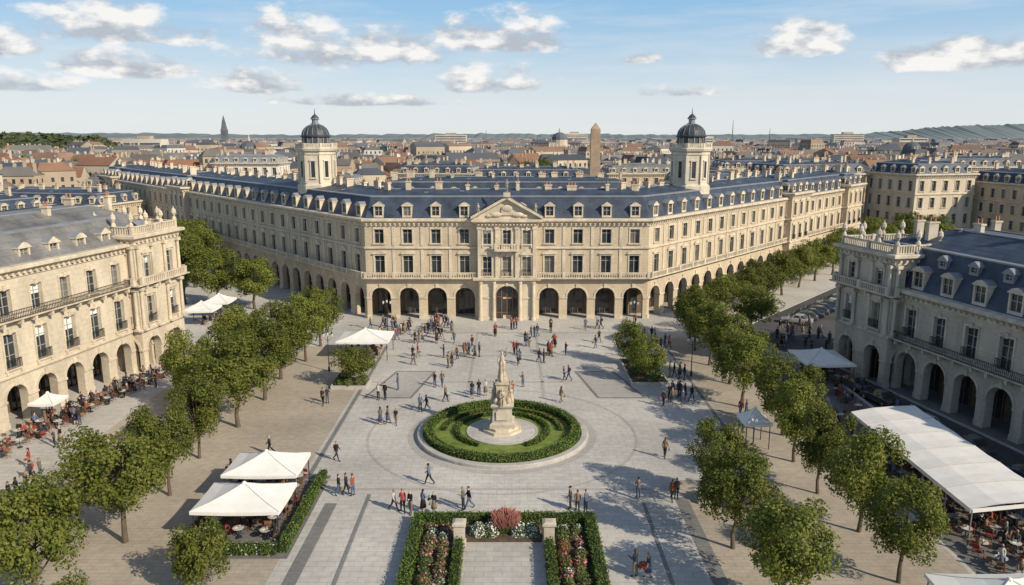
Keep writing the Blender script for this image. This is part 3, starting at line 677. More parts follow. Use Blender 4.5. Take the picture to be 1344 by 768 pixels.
# ------------------------------------------------------------ foliage
def tree_mesh(seed,H=8.,RR=3.,N=11500,zb=2.2,ls=.225):
    global rng
    rng=np.random.default_rng(seed); q=random.Random(seed); mb=MB()
    bend=[(q.uniform(-.12,.12)*i,q.uniform(-.12,.12)*i) for i in range(5)]
    zs=[0,zb*.5,zb,H*.55,H*.8]
    pts=[(bend[i][0],bend[i][1],zs[i]) for i in range(5)]
    mb.tube([(0,0,-.05)]+pts[1:],[.19,.15,.13,.08,.03],8,bark)
    cz=(H+zb)/2; vr=(H-zb)/2
    sk=[q.uniform(-.25,.25) for _ in range(2)]
    cl=[]
    for i in range(50):
        while 1:
            p=np.array([q.uniform(-1,1) for _ in range(3)]); l=np.linalg.norm(p)
            if .42<l<.88: break
        cl.append((p*np.array([RR,RR,vr])*(1+.12*math.sin(3*math.atan2(p[1],p[0])+seed))+np.array([sk[0],sk[1],cz]),RR*q.uniform(.13,.33)))
    for i in range(11):
        c,r=cl[i]; z0=q.uniform(zb*.8,H*.5); m=Vector((c[0]*.45,c[1]*.45,(z0+c[2])/2+.1))
        mb.tube([(0,0,z0),m,tuple(c)],[.07,.045,.015],5,bark,False)
    per=np.array([r**1.8 for _,r in cl]); per=(per/per.sum()*N).astype(int)
    P=[];Nn=[]
    for (c,r),k in zip(cl,per):
        dd=rng.normal(0,1,(k,3)); dd/=np.linalg.norm(dd,axis=1)[:,None]
        dd[:,2]=np.where(rng.random(k)<.35,np.abs(dd[:,2]),dd[:,2])
        rad=r*(.45+.72*np.sqrt(rng.random(k)))[:,None]
        P.append(c+dd*rad); o=c+dd*rad-np.array([0,0,cz]); o/=np.linalg.norm(o,axis=1)[:,None]+1e-6; Nn.append(dd*.6+o*.7+np.array([0,0,.4]))
    mb.quads(leafquads(np.concatenate(P),np.concatenate(Nn),ls),leafM)
    return mb.mesh('tree_mesh')
TM=[tree_mesh(s) for s in (11,12,13,14,15,16,17)]
BM=[tree_mesh(s,5,2.3,6500,.9,.22) for s in (21,22)]
def tree(x,y,h,r,name='plane_tree',small=False):
    me=R.choice(BM if small else TM); H,R0=(5,2.3) if small else (8,3)
    add(name,me,(x,y,0),R.uniform(0,6.28),(r/R0,r/R0*R.uniform(.92,1.06),h/H))
for t in [(-27.4,39.5,8.4,2.9),(-26.3,47.4,8.3,3.5),(-26.3,54.3,7.7,2.5),(-26.8,61.2,7.5,2.7),(-26.0,68.4,9.3,4.0),(-25.9,76,8.5,3.4),(-26.3,83,8.9,3.7),(-25.3,90,8.5,3.2),(-25.2,97,8.0,3.0),
  (-33,74.5,7.8,2.9),(-32,86,8.2,3.2),(-33.4,36.5,7,2.8),
  (-58,137,11.5,5),(-54,123,11.4,4.8),(-47.6,120.5,9.6,4.2),(-41.2,119,8.4,4.1),(-63,150,11,5),(-70,160,10,5),
  (15.7,39.8,7,3.0),(14.8,46.6,7.3,2.6),(15.3,52.9,6.5,2.3),
  (23.9,42.6,7,2.4),(24.2,48.8,7.6,2.6),(23.6,54.6,7.3,2.3),(23.9,60.5,7.4,2.6),(25,66.4,7.6,3.0),(23.5,73.8,8.1,3.3),(24.3,81.3,8.3,3.2),(23.8,88.4,8.1,3.1),(23.6,94.9,8.0,3.0),(24.4,101,7.4,2.8),
  (33,102.7,7.2,3.8),(32,111.5,7.2,3.4),(36.6,116.8,7.2,3.4),(41,122.6,7.4,3.6),(47,130.0,7.6,3.8),(52.5,137,7.8,3.8),(58,143.5,7.8,3.8),(64,150,8,4.0),(70,157,9,4.3),(80,165,10,5),(88,169,10.5,5),(96,172,10,5),
  (74,300,16,11),(8,330,18,9),(17,333,15,8)]: tree(*t)
for t in [(-18.8,41.8,4.5,1.9),(-17.8,81,4.7,2.4),(15.3,82.4,5.4,2.2),(14.3,88.6,5.6,2.0),(-23.6,36.5,4,1.8)]: tree(*t,name='small_ornamental_tree',small=True)
mb=MB(); PP=[];NN=[]
for i in range(300):
    y=300+R.random()**1.6*2600; x=R.uniform(-.8,.8)*y
    if y<345 and abs(x)<170: continue
    r=R.uniform(4,9)*(1+y*.0006); n=70
    dd=rng.normal(0,1,(n,3)); dd/=np.linalg.norm(dd,axis=1)[:,None]; dd[:,2]=np.abs(dd[:,2])
    PP.append(np.array([x,y,6.])+dd*np.array([r*R.uniform(.8,2.2),r,R.uniform(6,11)])*rng.uniform(.7,1.05,(n,1))); NN.append(dd)
mb.quads(leafquads(np.concatenate(PP),np.concatenate(NN),5.0,.5),leafD); mb.obj('distant_tree_mass')
# hedges -------------------------------------------------
def hedge(name,path,w,h,closed=False,dens=130,z=0.0,leaf=None,top=None,parent=None):
    leaf=leaf or leafH; mb=MB(); pts=path+([path[0]] if closed else [])
    P=[];Nn=[]
    for k,(a,b) in enumerate(zip(pts,pts[1:])):
        F,L=frame(a,b); i=.06
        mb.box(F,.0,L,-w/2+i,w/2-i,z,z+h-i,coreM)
        for area,fn in ((L*w,lambda n:(rng.uniform(0,L,n),rng.uniform(-w/2,w/2,n),np.full(n,h),(0,0,1))),
                        (L*h,lambda n:(rng.uniform(0,L,n),np.full(n,w/2),rng.uniform(0,h,n),(0,1,0))),
                        (L*h,lambda n:(rng.uniform(0,L,n),np.full(n,-w/2),rng.uniform(0,h,n),(0,-1,0))),
                        (w*h if not closed else 0,lambda n:(np.full(n,0.),rng.uniform(-w/2,w/2,n),rng.uniform(0,h,n),(-1,0,0))),
                        (w*h if not closed else 0,lambda n:(np.full(n,L),rng.uniform(-w/2,w/2,n),rng.uniform(0,h,n),(1,0,0)))):
            n=int(area*dens)
            if n<1: continue
            u,v,zz,nl=fn(n)
            o=np.array(F(0,0,0)); e1=np.array(F(1,0,0))-o; e2=np.array(F(0,1,0))-o; e3=np.array([0,0,1.])
            p=o+u[:,None]*e1+v[:,None]*e2+(zz+z)[:,None]*e3+rng.normal(0,.05,(n,3))
            P.append(p); Nn.append(np.tile(nl[0]*e1+nl[1]*e2+nl[2]*e3,(n,1)))
    P=np.concatenate(P);Nn=np.concatenate(Nn)
    if top is not None:
        sel=rng.random(len(P))<top[1]; sel&=Nn[:,2]>-.5
        mb.quads(leafquads(P[~sel],Nn[~sel],.15,.6),leaf); mb.quads(leafquads(P[sel]+np.array([0,0,.05]),Nn[sel],.15,.4),top[0])
    else: mb.quads(leafquads(P,Nn,.14,.6),leaf)
    return mb.obj(name,parent)
def bush(name,x,y,r,h,leaf,fl,frac,n=1400,z=0):
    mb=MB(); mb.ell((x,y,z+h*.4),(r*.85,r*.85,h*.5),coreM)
    dd=rng.normal(0,1,(n,3)); dd/=np.linalg.norm(dd,axis=1)[:,None]; dd[:,2]=np.abs(dd[:,2])
    p=dd*np.array([r,r,h])*rng.uniform(.82,1.08,(n,1))+np.array([x,y,z])
    s=rng.random(n)<frac
    mb.quads(leafquads(p[~s],dd[~s],.17,.5),leaf); mb.quads(leafquads(p[s],dd[s],.16,.4),fl)
    return mb.obj(name)
# circular garden
mb=MB()
cc=ngon(CX,CY,7.9,72)
sweep(mb,cc,[(0,0),(0,.28),(-.06,.34),(-.55,.34),(-.6,.25)],kerbM)
mb.obj('circular_stone_kerb')
mb=MB(); mb.poly([(x,y,.25) for x,y in ngon(CX,CY,7.35,72)],grassM); mb.obj('lawn')
mb=MB(); ic=ngon(CX,CY,3.1,48); mb.poly([(x,y,.30) for x,y in ic],plazaM); sweep(mb,ic,[(.22,.22),(.22,.32),(0,.32),(0,.29)],kerbM); mb.obj('monument_terrace')
hedge('circular_hedge',ngon(CX,CY,6.8,56),.75,.6,True,z=.25)
def arcpath(r,a0,a1,n): return [(CX+r*math.cos(a0+(a1-a0)*i/n),CY+r*math.sin(a0+(a1-a0)*i/n)) for i in range(n+1)]
hedge('low_box_hedge',arcpath(4.2,math.radians(-60),math.radians(80),18),.36,.38,z=.25)
hedge('low_box_hedge',arcpath(4.2,math.radians(100),math.radians(240),18),.36,.38,z=.25)
hedge('low_box_hedge',arcpath(5.4,math.radians(0),math.radians(180),24),.3,.32,z=.25,top=(fred,.04))
# foreground parterre
X0,X1,Y1=-6.6,5.5,50.2
hedge('parterre_hedge',[(X0,38),(X0,Y1)],.75,.8); hedge('parterre_hedge',[(X1,38),(X1,Y1)],.75,.8)
hedge('parterre_hedge',[(X0+.4,Y1-.3),(X1-.4,Y1-.3)],.7,.8)
hedge('parterre_hedge',[(-3.55,38),(-3.55,46.6)],.55,.75); hedge('parterre_hedge',[(2.5,38),(2.5,46.6)],.55,.75)
for x0 in (-6.15,2.85):
    mb=MB(); mb.box(W,x0,x0+2.2,38,49.3,0,.15,soil); mb.obj('flower_bed_soil')
    for k in range(13):
        for xx in (x0+.6,x0+1.6):
            c=R.choice((fpink,fred,fwhite,fpink,fmauve,None,None)); bush('flower_clump',xx+R.uniform(-.15,.15),39.8+k*.75+R.uniform(-.15,.15),R.uniform(.38,.6),R.uniform(.35,.7),leafG,c or fpink,.35 if c else .03,n=420,z=.1)
mb=MB(); mb.box(W,-3.2,2.2,47.4,49.45,0,.18,soil); mb.obj('flower_bed_soil')
for x in (-2.3,-1.5): bush('flowering_bush',x,48.2,.62,.95,leafG,fwhite,.35)
for x in (.5,1.35): bush('flowering_bush',x,48.2,.62,.95,leafG,fwhite,.35)
mb=MB()
for i in range(700):
    a=rng.uniform(0,6.28); r=rng.uniform(0,.5); t=rng.uniform(.15,.75); x,y=-.45+r*math.cos(a),48.5+r*math.sin(a)*.7; h=rng.uniform(.9,1.6)
    dx,dy=math.cos(a)*t,math.sin(a)*t
    mb.poly(((x-.02,y,.1),(x+.02,y,.1),(x+dx*.6+.03,y+dy*.6,.1+h*.7),(x+dx*.6-.03,y+dy*.6,.1+h*.7)),leafG)
    mb.poly(((x+dx*.6-.04,y+dy*.6,.1+h*.65),(x+dx*.6+.04,y+dy*.6,.1+h*.65),(x+dx+.03,y+dy,.1+h),(x+dx-.03,y+dy,.1+h)),fmauve)
mb.obj('ornamental_grass')
for x in (-3.55,2.5):
    mb=MB(); c=[(x-.36,46.8),(x+.36,46.8),(x+.36,47.52),(x-.36,47.52)]
    sweep(mb,c,[(.08,0),(.08,.2),(0,.22),(0,1.45),(.1,1.5),(.1,1.65),(-.1,1.75)],stoneG,stoneG); mb.obj('stone_pillar')
# planters
def planter(x0,x1,y0,y1):
    mb=MB(); c=[(x0,y0),(x1,y0),(x1,y1),(x0,y1)]; sweep(mb,c,[(0,0),(0,.4),(-.15,.4),(-.15,.3)],kerbM); mb.poly([(x,y,.3) for x,y in offset(c,-.15)],soil); mb.obj('stone_planter')
planter(-19.8,-15.9,79.4,82.6)
for x,y in ((-19,80.2),(-18,80),(-17,80.2),(-16.6,81.4),(-19,82)): bush('planter_shrub',x,y,.6,.8,leafG,fred,.05,z=.3,n=900)
planter(13.2,17.4,80.6,90)
for i in range(9): bush('planter_shrub',14+R.uniform(0,2.6),81.4+i*.95,.7,.8,leafG,fwhite,.03,z=.3,n=900)
planter(14,16.6,52.8,54.6)
for x in (14.6,15.4,16.1): bush('planter_shrub',x,53.4,.55,.8,leafG,fwhite,.1,z=.3,n=900)
# ------------------------------------------------------------ figures
def build_figure(nm,st=.0,kn=(5,5),arms=((-5,15),(5,15)),seated=False,skirt=False,longhair=False,bag=None,lean=0.,stone_mat=None,sleeve='long',abd=.10):
    J={};E=[];Rd={};tag={}
    def j(n,p,r): J[n]=Vector(p); Rd[n]=r
    zp=.93
    j('pel',(0,0,zp),.135); j('wst',(0,lean*.1,zp+.17),.118); j('chs',(0,lean*.25,zp+.38),.135); j('nkb',(0,lean*.38,zp+.53),.07); j('nk',(0,lean*.42+.01,zp+.61),.052); j('hd',(0,lean*.46+.02,zp+.69),.075)
    def e(a,b,t): E.append((a,b)); tag[(a,b)]=t
    sh='shirt'; e('pel','wst',sh); e('wst','chs',sh); e('chs','nkb',sh); e('nkb','nk','skin'); e('nk','hd','skin')
    th=((math.radians(82),math.radians(82)) if seated else (math.radians(st),math.radians(-st)))
    kk=(math.radians(80),math.radians(86)) if seated else tuple(math.radians(k) for k in kn)
    for s,t,k,L in ((-1,th[0],kk[0],'L'),(1,th[1],kk[1],'R')):
        h=Vector((s*.095,0,zp-.05)); kn_=h+Vector((s*.01,math.sin(t),-math.cos(t)))*.42; an=kn_+Vector((0,math.sin(t-k),-math.cos(t-k)))*.41
        fd=Vector((s*.03,math.cos(max(t-k,-.6))*.16,math.sin(max(min(t-k,0),-.6))*.16-.035))
        j('h'+L,h,.088); j('k'+L,kn_,.062); j('a'+L,an,.042); j('f'+L,an+fd*.7,.042); j('t'+L,an+fd*1.25,.03)
        e('pel','h'+L,'pants'); e('h'+L,'k'+L,'skin' if skirt else 'pants'); e('k'+L,'a'+L,'skin' if skirt else 'pants'); e('a'+L,'f'+L,'shoe'); e('f'+L,'t'+L,'shoe')
    hands=[]
    for s,(ph,el),L in ((-1,arms[0],'L'),(1,arms[1],'R')):
        ph,el=math.radians(ph),math.radians(el); s0=J['nkb']+Vector((s*.165,0,-.045))
        e0=s0+Vector((s*abd,math.sin(ph),-math.cos(ph))).normalized()*.28
        dr=Vector((-s*.08 if el>.6 else s*.03,math.sin(ph+el),-math.cos(ph+el))).normalized(); w0=e0+dr*.25
        j('s'+L,s0,.06); j('e'+L,e0,.045); j('w'+L,w0,.03); j('p'+L,w0+dr*.08,.034)
        e('nkb','s'+L,sh); e('s'+L,'e'+L,sh); e('e'+L,'w'+L,sh if sleeve=='long' else 'skin'); e('w'+L,'p'+L,'skin'); hands.append((w0,dr,s))
    names=list(J); idx={n:i for i,n in enumerate(names)}
    def skin_mesh(V,Ed,Rr,root,sub):
        me=bpy.data.meshes.new('tmp'); me.from_pydata([tuple(v) for v in V],Ed,[]); o=bpy.data.objects.new('tmp',me); col.objects.link(o)
        o.modifiers.new('s','SKIN')
        d=me.skin_vertices[0].data
        for i,r in enumerate(Rr): d[i].radius=(r,r); d[i].use_root=(i==root)
        if sub: m=o.modifiers.new('b','SUBSURF'); m.levels=sub; m.render_levels=sub
        dg=bpy.context.evaluated_depsgraph_get(); ev=o.evaluated_get(dg); m2=ev.to_mesh()
        vs=[tuple(v.co) for v in m2.vertices]; fs=[tuple(p.vertices) for p in m2.polygons]
        ev.to_mesh_clear(); bpy.data.objects.remove(o); bpy.data.meshes.remove(me)
        return vs,fs
    vs,fs=skin_mesh([J[n] for n in names],[(idx[a],idx[b]) for a,b in E],[Rd[n]*1.12 for n in names],0,1)
    mm={'shirt':shirtM,'pants':pantM,'skin':skinM,'shoe':shoeM}; hm=hairM
    if stone_mat: mm={k:stone_mat for k in mm}; hm=stone_mat
    mb=MB(); k=len(mb.v); mb.v.extend(vs)
    segs=[(J[a],J[b],tag[(a,b)]) for a,b in E]
    for f in fs:
        c=sum((Vector(vs[i]) for i in f),Vector())/len(f); best=None
        for a,b,t in segs:
            ab=b-a; u=max(0,min(1,(c-a).dot(ab)/max(ab.length_squared,1e-9))); dd=(c-(a+ab*u)).length
            if best is None or dd<best[0]: best=(dd,t)
        mb.f.append(f); mb.m.append(mb.mi(mm[best[1]]))
    for w0,dr,s in hands:
        x=dr.orthogonal().normalized() if abs(dr.x)>.5 else (Vector((0,1,0))-dr*dr.y).normalized(); y=dr.cross(x)
        for q,l in ((-.027,.062),(-.009,.078),(.009,.072),(.026,.056)):
            b0=w0+dr*.07+x*q; vs2,f2=skin_mesh([b0,b0+dr*.05+y*.0,b0+dr*(.05+l*.5)-y*s*.012,b0+dr*(.05+l*.85)-y*s*.035],[(0,1),(1,2),(2,3)],[.010,.009,.008,.007],0,0)
            kk_=len(mb.v); mb.v.extend(vs2)
            for f in f2: mb.f.append(tuple(i+kk_ for i in f)); mb.m.append(mb.mi(mm['skin']))
        b0=w0+dr*.03+x*.025; vs2,f2=skin_mesh([b0,b0+dr*.03+x*.03,b0+dr*.065+x*.038-y*s*.01],[(0,1),(1,2)],[.012,.010,.008],0,0)
        kk_=len(mb.v); mb.v.extend(vs2)
        for f in f2: mb.f.append(tuple(i+kk_ for i in f)); mb.m.append(mb.mi(mm['skin']))
    h=J['hd']+Vector((0,.005,.03)); sk=mm['skin']
    mb.ell(h,(.076,.096,.118),sk,12,9); mb.ell(h+Vector((0,.03,-.05)),(.052,.06,.06),sk,10,6)
    mb.ell(h+Vector((0,.10,-.02)),(.014,.022,.024),sk,6,5)
    for s in (-1,1):
        mb.ell(h+Vector((s*.03,.086,.01)),(.013,.01,.009),hm if stone_mat else shoeM,6,4); mb.ell(h+Vector((s*.078,0,-.01)),(.012,.022,.032),sk,6,5)
    mb.ell(h+Vector((0,.092,-.058)),(.024,.008,.007),mm['skin'] if stone_mat else redM,6,4)
    mb.ell(h+Vector((0,-.016,.022)),(.086,.100,.115),hm,12,7,zmin=-.15,rotx=.28)
    if longhair: mb.ell(h+Vector((0,-.06,-.08)),(.085,.055,.15),hm,10,7)
    if skirt and not seated: mb.tube([(0,0,zp+.17),(0,0,zp+.0),(0,0.0,zp-.25),(0,0,.42)],[.13,.165,.20,.235],14,mm['pants'])
    if bag=='pack':
        mb.ell(J['chs']+Vector((0,-.19,-.05)),(.14,.09,.21),bagM,10,8)
    if bag=='hand':
        p=J['pR']+Vector((0,0,-.02)); mb.ell(p+Vector((.02,.0,-.2)),(.05,.15,.12),bagM,10,6); mb.tube([p+Vector((0,-.08,-.12)),p,p+Vector((0,.08,-.12))],[.008]*3,5,bagM)
    lo=min(v[2] for v in mb.v)
    mb.v=[(x,y,z-lo) for x,y,z in mb.v]
    return mb.mesh(nm,True),-lo
FG={}
def fg(n,**k): FG[n]=build_figure(n,**k)[0]
fg('walk1',st=22,kn=(6,24),arms=((-22,12),(20,22)))
fg('walk2',st=-18,kn=(22,5),arms=((18,20),(-18,12)),bag='pack')
fg('walk3',st=14,kn=(4,16),arms=((-14,10),(12,30)),longhair=True,bag='hand')
fg('walk4',st=16,kn=(5,20),arms=((10,70),(-12,15)),sleeve='short',lean=.15)
fg('stand1',st=3,arms=((-3,12),(4,20)))
fg('stand2',st=4,arms=((15,95),(5,15)),longhair=True)
fg('stand3',st=2,arms=((20,100),(25,95)),sleeve='short')
fg('skirt1',st=12,kn=(4,14),arms=((-10,15),(10,20)),skirt=True,longhair=True,sleeve='short')
fg('skirt2',st=3,arms=((0,15),(12,80)),skirt=True,longhair=True,bag='hand')
fg('sit1',seated=True,arms=((25,60),(30,55)),lean=.15)
fg('sit2',seated=True,arms=((35,40),(15,60)),longhair=True,lean=.05)
WK=['walk1','walk2','walk3','walk4','skirt1']; SD=['stand1','stand2','stand3','skirt2']
def person(x,y,kind=None,rz=None,z=0.008):
    if math.hypot(x-CX,y-CY)<8.2: return
    kind=kind or R.choice(WK+SD); nm='walking_pedestrian' if kind[:4] in('walk',) or kind=='skirt1' else 'standing_pedestrian'
    add(nm,FG[kind],(x,y,z),R.uniform(0,6.28) if rz is None else rz,R.uniform(.95,1.08))
for x,y in [(-14.9,60.7),(-13.3,54.3),(-12.75,54.4),(-12.2,54.2),(-6.6,56.2),(-8.7,51.9),(-8.0,51.5),(-7.4,51.3),(-6.5,51.5),(-5.7,51.4),(-3.6,51.9),(-3.2,52.1),(4.3,52.1),(4.8,51.6),(5.4,51.5),(9.6,53.7),(12.1,53.4),(12.5,53.7),(13.1,61.2),(8.5,43.1),
  (-12.6,69),(-11.9,69.2),(-11.1,69),(-9.2,72.5),(-8.6,72.8),(-6.9,75.4),(-12.4,79.2),(-14,76),(-13.3,76.1),(-19.4,74.4),(-19.1,75),(-8.5,80.2),(-7.7,80.4),(0,76.5),(1.2,80.2),(5.9,82.4),(6.4,82.5),(5.1,75.2),(-3.5,77),(-2.8,77.3),(-4.2,76.6),
  (-12.3,91),(-11.8,92),(-8.5,91.5),(-6.8,90.8),(-4.6,91.2),(-4.1,92),(-11.9,88.5),(17.8,65.8),(18.3,66.3),(22.6,71.5),(23,71),(21.5,67),(-21,62),(-31,50),(-34,44),(-22.5,57)]:
    person(x,y)
person(7.7,43.2,'stand2',.8)
for i in range(11): person(15.4+R.uniform(0,4),74+R.uniform(0,3.2))
for i in range(7): person(4.3+R.uniform(0,2.6),92.5+R.uniform(-.8,1.2))
def groups(n,x0,x1,y0,y1):
    for i in range(n):
        x,y=R.uniform(x0,x1),R.uniform(y0,y1); a=R.uniform(0,6.28)
        for k in range(R.choice((1,1,2,2,3))): person(x+k*.55*math.cos(a),y+k*.55*math.sin(a)+R.uniform(-.2,.2),None,a+PI/2+R.choice((0,PI)))
groups(32,-22,21,96,109); groups(10,-16,20,84,97); groups(16,-40,-25,98,110); groups(7,30.5,36,92,101); groups(4,19,21,78,100); groups(12,-41.5,-36,45,92); groups(6,-15,-5,103,109); groups(5,-38,-28,84,97)
for i in range(20): person(R.uniform(37.5,44),R.uniform(94,108),z=-.115)
for i in range(6): person(R.uniform(37.6,38.6),R.uniform(50,86),z=-.115)
bush('flower_bouquet',8.15,43.1,.28,.35,leafG,fred,.7,n=260,z=.75)
# ------------------------------------------------------------ monument
mon=empty('stone_monument'); mb=MB(); MY=67.1
o8=ngon(CX,MY,1.9,8,PI/8)
sweep(mb,o8,[(0,.3),(0,.55),(-.3,.55),(-.3,.8),(-.55,.8)],stoneL,stoneL)
sq=[(CX-1,MY-1),(CX+1,MY-1),(CX+1,MY+1),(CX-1,MY+1)]
sweep(mb,sq,[(.15,.8),(.15,1.15),(0,1.25),(-.08,1.3),(-.16,2.6),(-.02,2.7),(.06,2.9),(.0,3.0),(-.2,3.05)],stoneG,stoneG)
sq2=[(CX-.6,MY-.6),(CX+.6,MY-.6),(CX+.6,MY+.6),(CX-.6,MY+.6)]
sweep(mb,sq2,[(0,3.05),(-.05,3.9),(-.08,4.7),(.05,4.8),(.05,4.95),(-.1,5.0)],statM,statM)
F,L=frame(sq[0],sq[1]); mb.box(F,.45,1.55,-.14,.02,1.55,2.35,trimD)
mb.obj('pedestal',mon)
sg,_=build_figure('statue_figure',st=6,kn=(4,14),arms=((150,20),(20,80)),stone_mat=statM,abd=.3,longhair=True)
ss,_=build_figure('statue_seated',seated=True,arms=((30,60),(45,35)),stone_mat=statM,lean=.1,longhair=True)
s2,_=build_figure('statue_figure_b',st=6,kn=(4,14),arms=((20,85),(-10,30)),stone_mat=statM,abd=.15)
def robe(x,y,z,h,r,seed):
    q=random.Random(seed); mb=MB(); n=22; prof=[(0,1.0),(.15,.95),(.45,.72),(.7,.6),(.85,.72),(.97,.5)]
    rings=[]
    ph=q.uniform(0,6)
    for t,k in prof:
        rings.append([(x+r*k*(1+.14*math.sin(7*a+ph+t*2))*math.cos(a),y+r*k*(1+.14*math.sin(7*a+ph+t*2))*math.sin(a),z+h*t) for a in [2*PI*i/n for i in range(n)]])
    for a,b in zip(rings,rings[1:]):
        for i in range(n): mb.poly((a[i],a[(i+1)%n],b[(i+1)%n],b[i]),statM)
    return mb.obj('drapery',mon,True)
add('crowning_figure',sg,(CX,MY,4.95),PI,1.62,mon); robe(CX,MY,4.97,2.05,.46,3)
for i,a in enumerate((0,PI/2,PI,3*PI/2)):
    x,y=CX+.72*math.sin(a+.0),MY-.72*math.cos(a)
    add('attendant_figure',s2 if i%2 else ss,(x,y,3.03 if i%2 else 2.9),a+PI,1.12,mon)
    robe(x,y,3.03,1.25,.36,i+10)
for i in range(4):
    a=PI/4+i*PI/2; x,y=CX+.8*math.sin(a),MY-.8*math.cos(a)
    mb=MB(); mb.ell((x,y,3.25),(.3,.3,.35),statM,8,6); mb.obj('carved_mass',mon,True)
for x in (cx-4.2,cx,cx+4.2): add('roof_statue',s2,(x,111.6,19.1 if x==cx else 15.6),PI,1.05)
# ------------------------------------------------------------ cafe furniture
mb=MB(); mb.tube([(0,0,.72),(0,0,.75)],[.38,.38],16,tabM); mb.tube([(0,0,0),(0,0,.04),(0,0,.06),(0,0,.72)],[.24,.22,.04,.035],10,iron)
mb.tube([(.1,.1,.75),(.1,.1,.88)],[.035,.03],6,lampM); mb.tube([(-.1,-.06,.75),(-.1,-.06,.76)],[.11,.12],8,fabric); tableMe=mb.mesh('cafe_table')
def chairme(cm):
    mb=MB(); mb.box(W,-.22,.22,-.21,.21,.43,.47,cm)
    for x in (-.19,.19):
        mb.tube([(x,.18,0),(x,.18,.43)],[.015,.018],6,wood); mb.tube([(x,-.24,0),(x,-.19,.43),(x,-.26,.88)],[.015,.018,.015],6,wood)
    mb.box(W,-.2,.2,-.262,-.232,.62,.88,cm); mb.box(W,-.19,.19,-.215,-.2,.2,.23,wood)
    return mb.mesh('cafe_chair')
chA,chB=chairme(redM),chairme(wood)
def cafe(x0,x1,y0,y1,dx=1.9,dy=1.9,pd=.55,z=.02,ch=None):
    ny=max(1,int((y1-y0)/dy)); nx=max(1,int((x1-x0)/dx))
    for i in range(nx):
        for j in range(ny):
            x=x0+(i+.5)*(x1-x0)/nx+R.uniform(-.15,.15); y=y0+(j+.5)*(y1-y0)/ny+R.uniform(-.15,.15)
            add('cafe_table',tableMe,(x,y,z)); a0=R.uniform(0,1.5)
            for k in range(R.choice((2,3,4))):
                a=a0+k*PI/2+R.uniform(-.2,.2); cx_,cy_=x+.68*math.cos(a),y+.68*math.sin(a)
                add('cafe_chair',ch or R.choice((chA,chB,chB)),(cx_,cy_,z),a+PI/2)
                if R.random()<pd: add('seated_diner',FG[R.choice(('sit1','sit2'))],(cx_-.06*math.cos(a),cy_-.06*math.sin(a),z),a+PI/2,R.uniform(.96,1.04))
def parasol(x,y,w,d,z0=2.45,z1=3.5,name='white_cafe_canopy',zb=0.):
    E=empty(name); T,P=MB(),MB()
    c=[(x-w/2,y-d/2),(x+w/2,y-d/2),(x+w/2,y+d/2),(x-w/2,y+d/2)]; ap=(x,y,z1)
    n=10
    def edge(a,b,t): return (a[0]+(b[0]-a[0])*t,a[1]+(b[1]-a[1])*t,z0-.07*math.sin(PI*t))
    def md(p,f,sag=.13): return (p[0]+(ap[0]-p[0])*f,p[1]+(ap[1]-p[1])*f,p[2]+(ap[2]-p[2])*f-sag*math.sin(PI*f))
    for i in range(4):
        a,b=c[i],c[(i+1)%4]
        for k in range(n):
            p,q=edge(a,b,k/n),edge(a,b,(k+1)/n)
            for f0,f1 in ((0,.35),(.35,.7),(.7,.97)):
                T.poly((md(p,f0),md(q,f0),md(q,f1),md(p,f1)),fabric)
            T.poly((p,q,(q[0],q[1],q[2]-.24),(p[0],p[1],p[2]-.24)),fabric)
        P.tube([(a[0],a[1],z0+.01)]+[(md((a[0],a[1],z0),f)[0],md((a[0],a[1],z0),f)[1],md((a[0],a[1],z0),f)[2]+.015) for f in (.35,.7,.97)],[.025]*4,5,tabM,False)
    T.ell((x,y,z1-.03),(.16,.16,.14),fabric,8,5)
    for p in offset(c,-.18): P.tube([(p[0],p[1],zb),(p[0],p[1],z0+.02)],[.045,.04],6,iron)
    P.tube([(x,y,zb),(x,y,z1-.05)],[.06,.05],8,iron)
    T.obj('canvas',E,False); P.obj('poles',E)
for a in ((-18.8,54.7,5.6,4.2),(-18.6,49.2,6.0,4.4),(-18.4,92.8,6.4,5.2),(-45.5,109,4.5,4),(-45,114.5,4,4),(35.2,83.6,5.4,6.2),(21.6,64.2,2.4,2.6),(27,37.4,6.6,4.6)): parasol(*a)
cafe(-21.6,-15.9,47,57,1.6,1.6,.6); cafe(-21,-16,90.5,95,1.7,1.7,.5); cafe(32.8,37.6,81,86.5,1.8,1.8,.5,z=.02); cafe(24,30,35.5,39.5); cafe(-47.3,-43.5,107.5,117,2.2,2.2,.5)
def lx(y): return -42.7-.181*(93.2-y)/.983
for i in range(20):
    y=46+i*2.2; cafe(lx(y)+1.8,lx(y)+5.4,y-.9,y+.9,1.8,1.8,.6,ch=None)
parasol(lx(70)+2.2,70,2.4,2.6,2.2,2.9,'white_parasol')
hedge('cafe_hedge',[(-15.2,46),(-15.2,57.4)],.55,.75); hedge('cafe_hedge',[(-21.8,45.9),(-15.6,45.9)],.55,.75,top=(fwhite,.06)); hedge('cafe_hedge',[(-22,46.3),(-22,52)],.5,.6)
mb=MB(); c=[(-22.5,45.3),(-14.7,45.3),(-14.7,57.8),(-22.5,57.8)]; mb.poly([(x,y,.015) for x,y in c],terrM); mb.obj('cafe_terrace_floor')
E=empty('long_terrace_canopy'); T,P=MB(),MB(); x0,x1,ya,yb=30.6,36.3,46.9,65.2; n=6
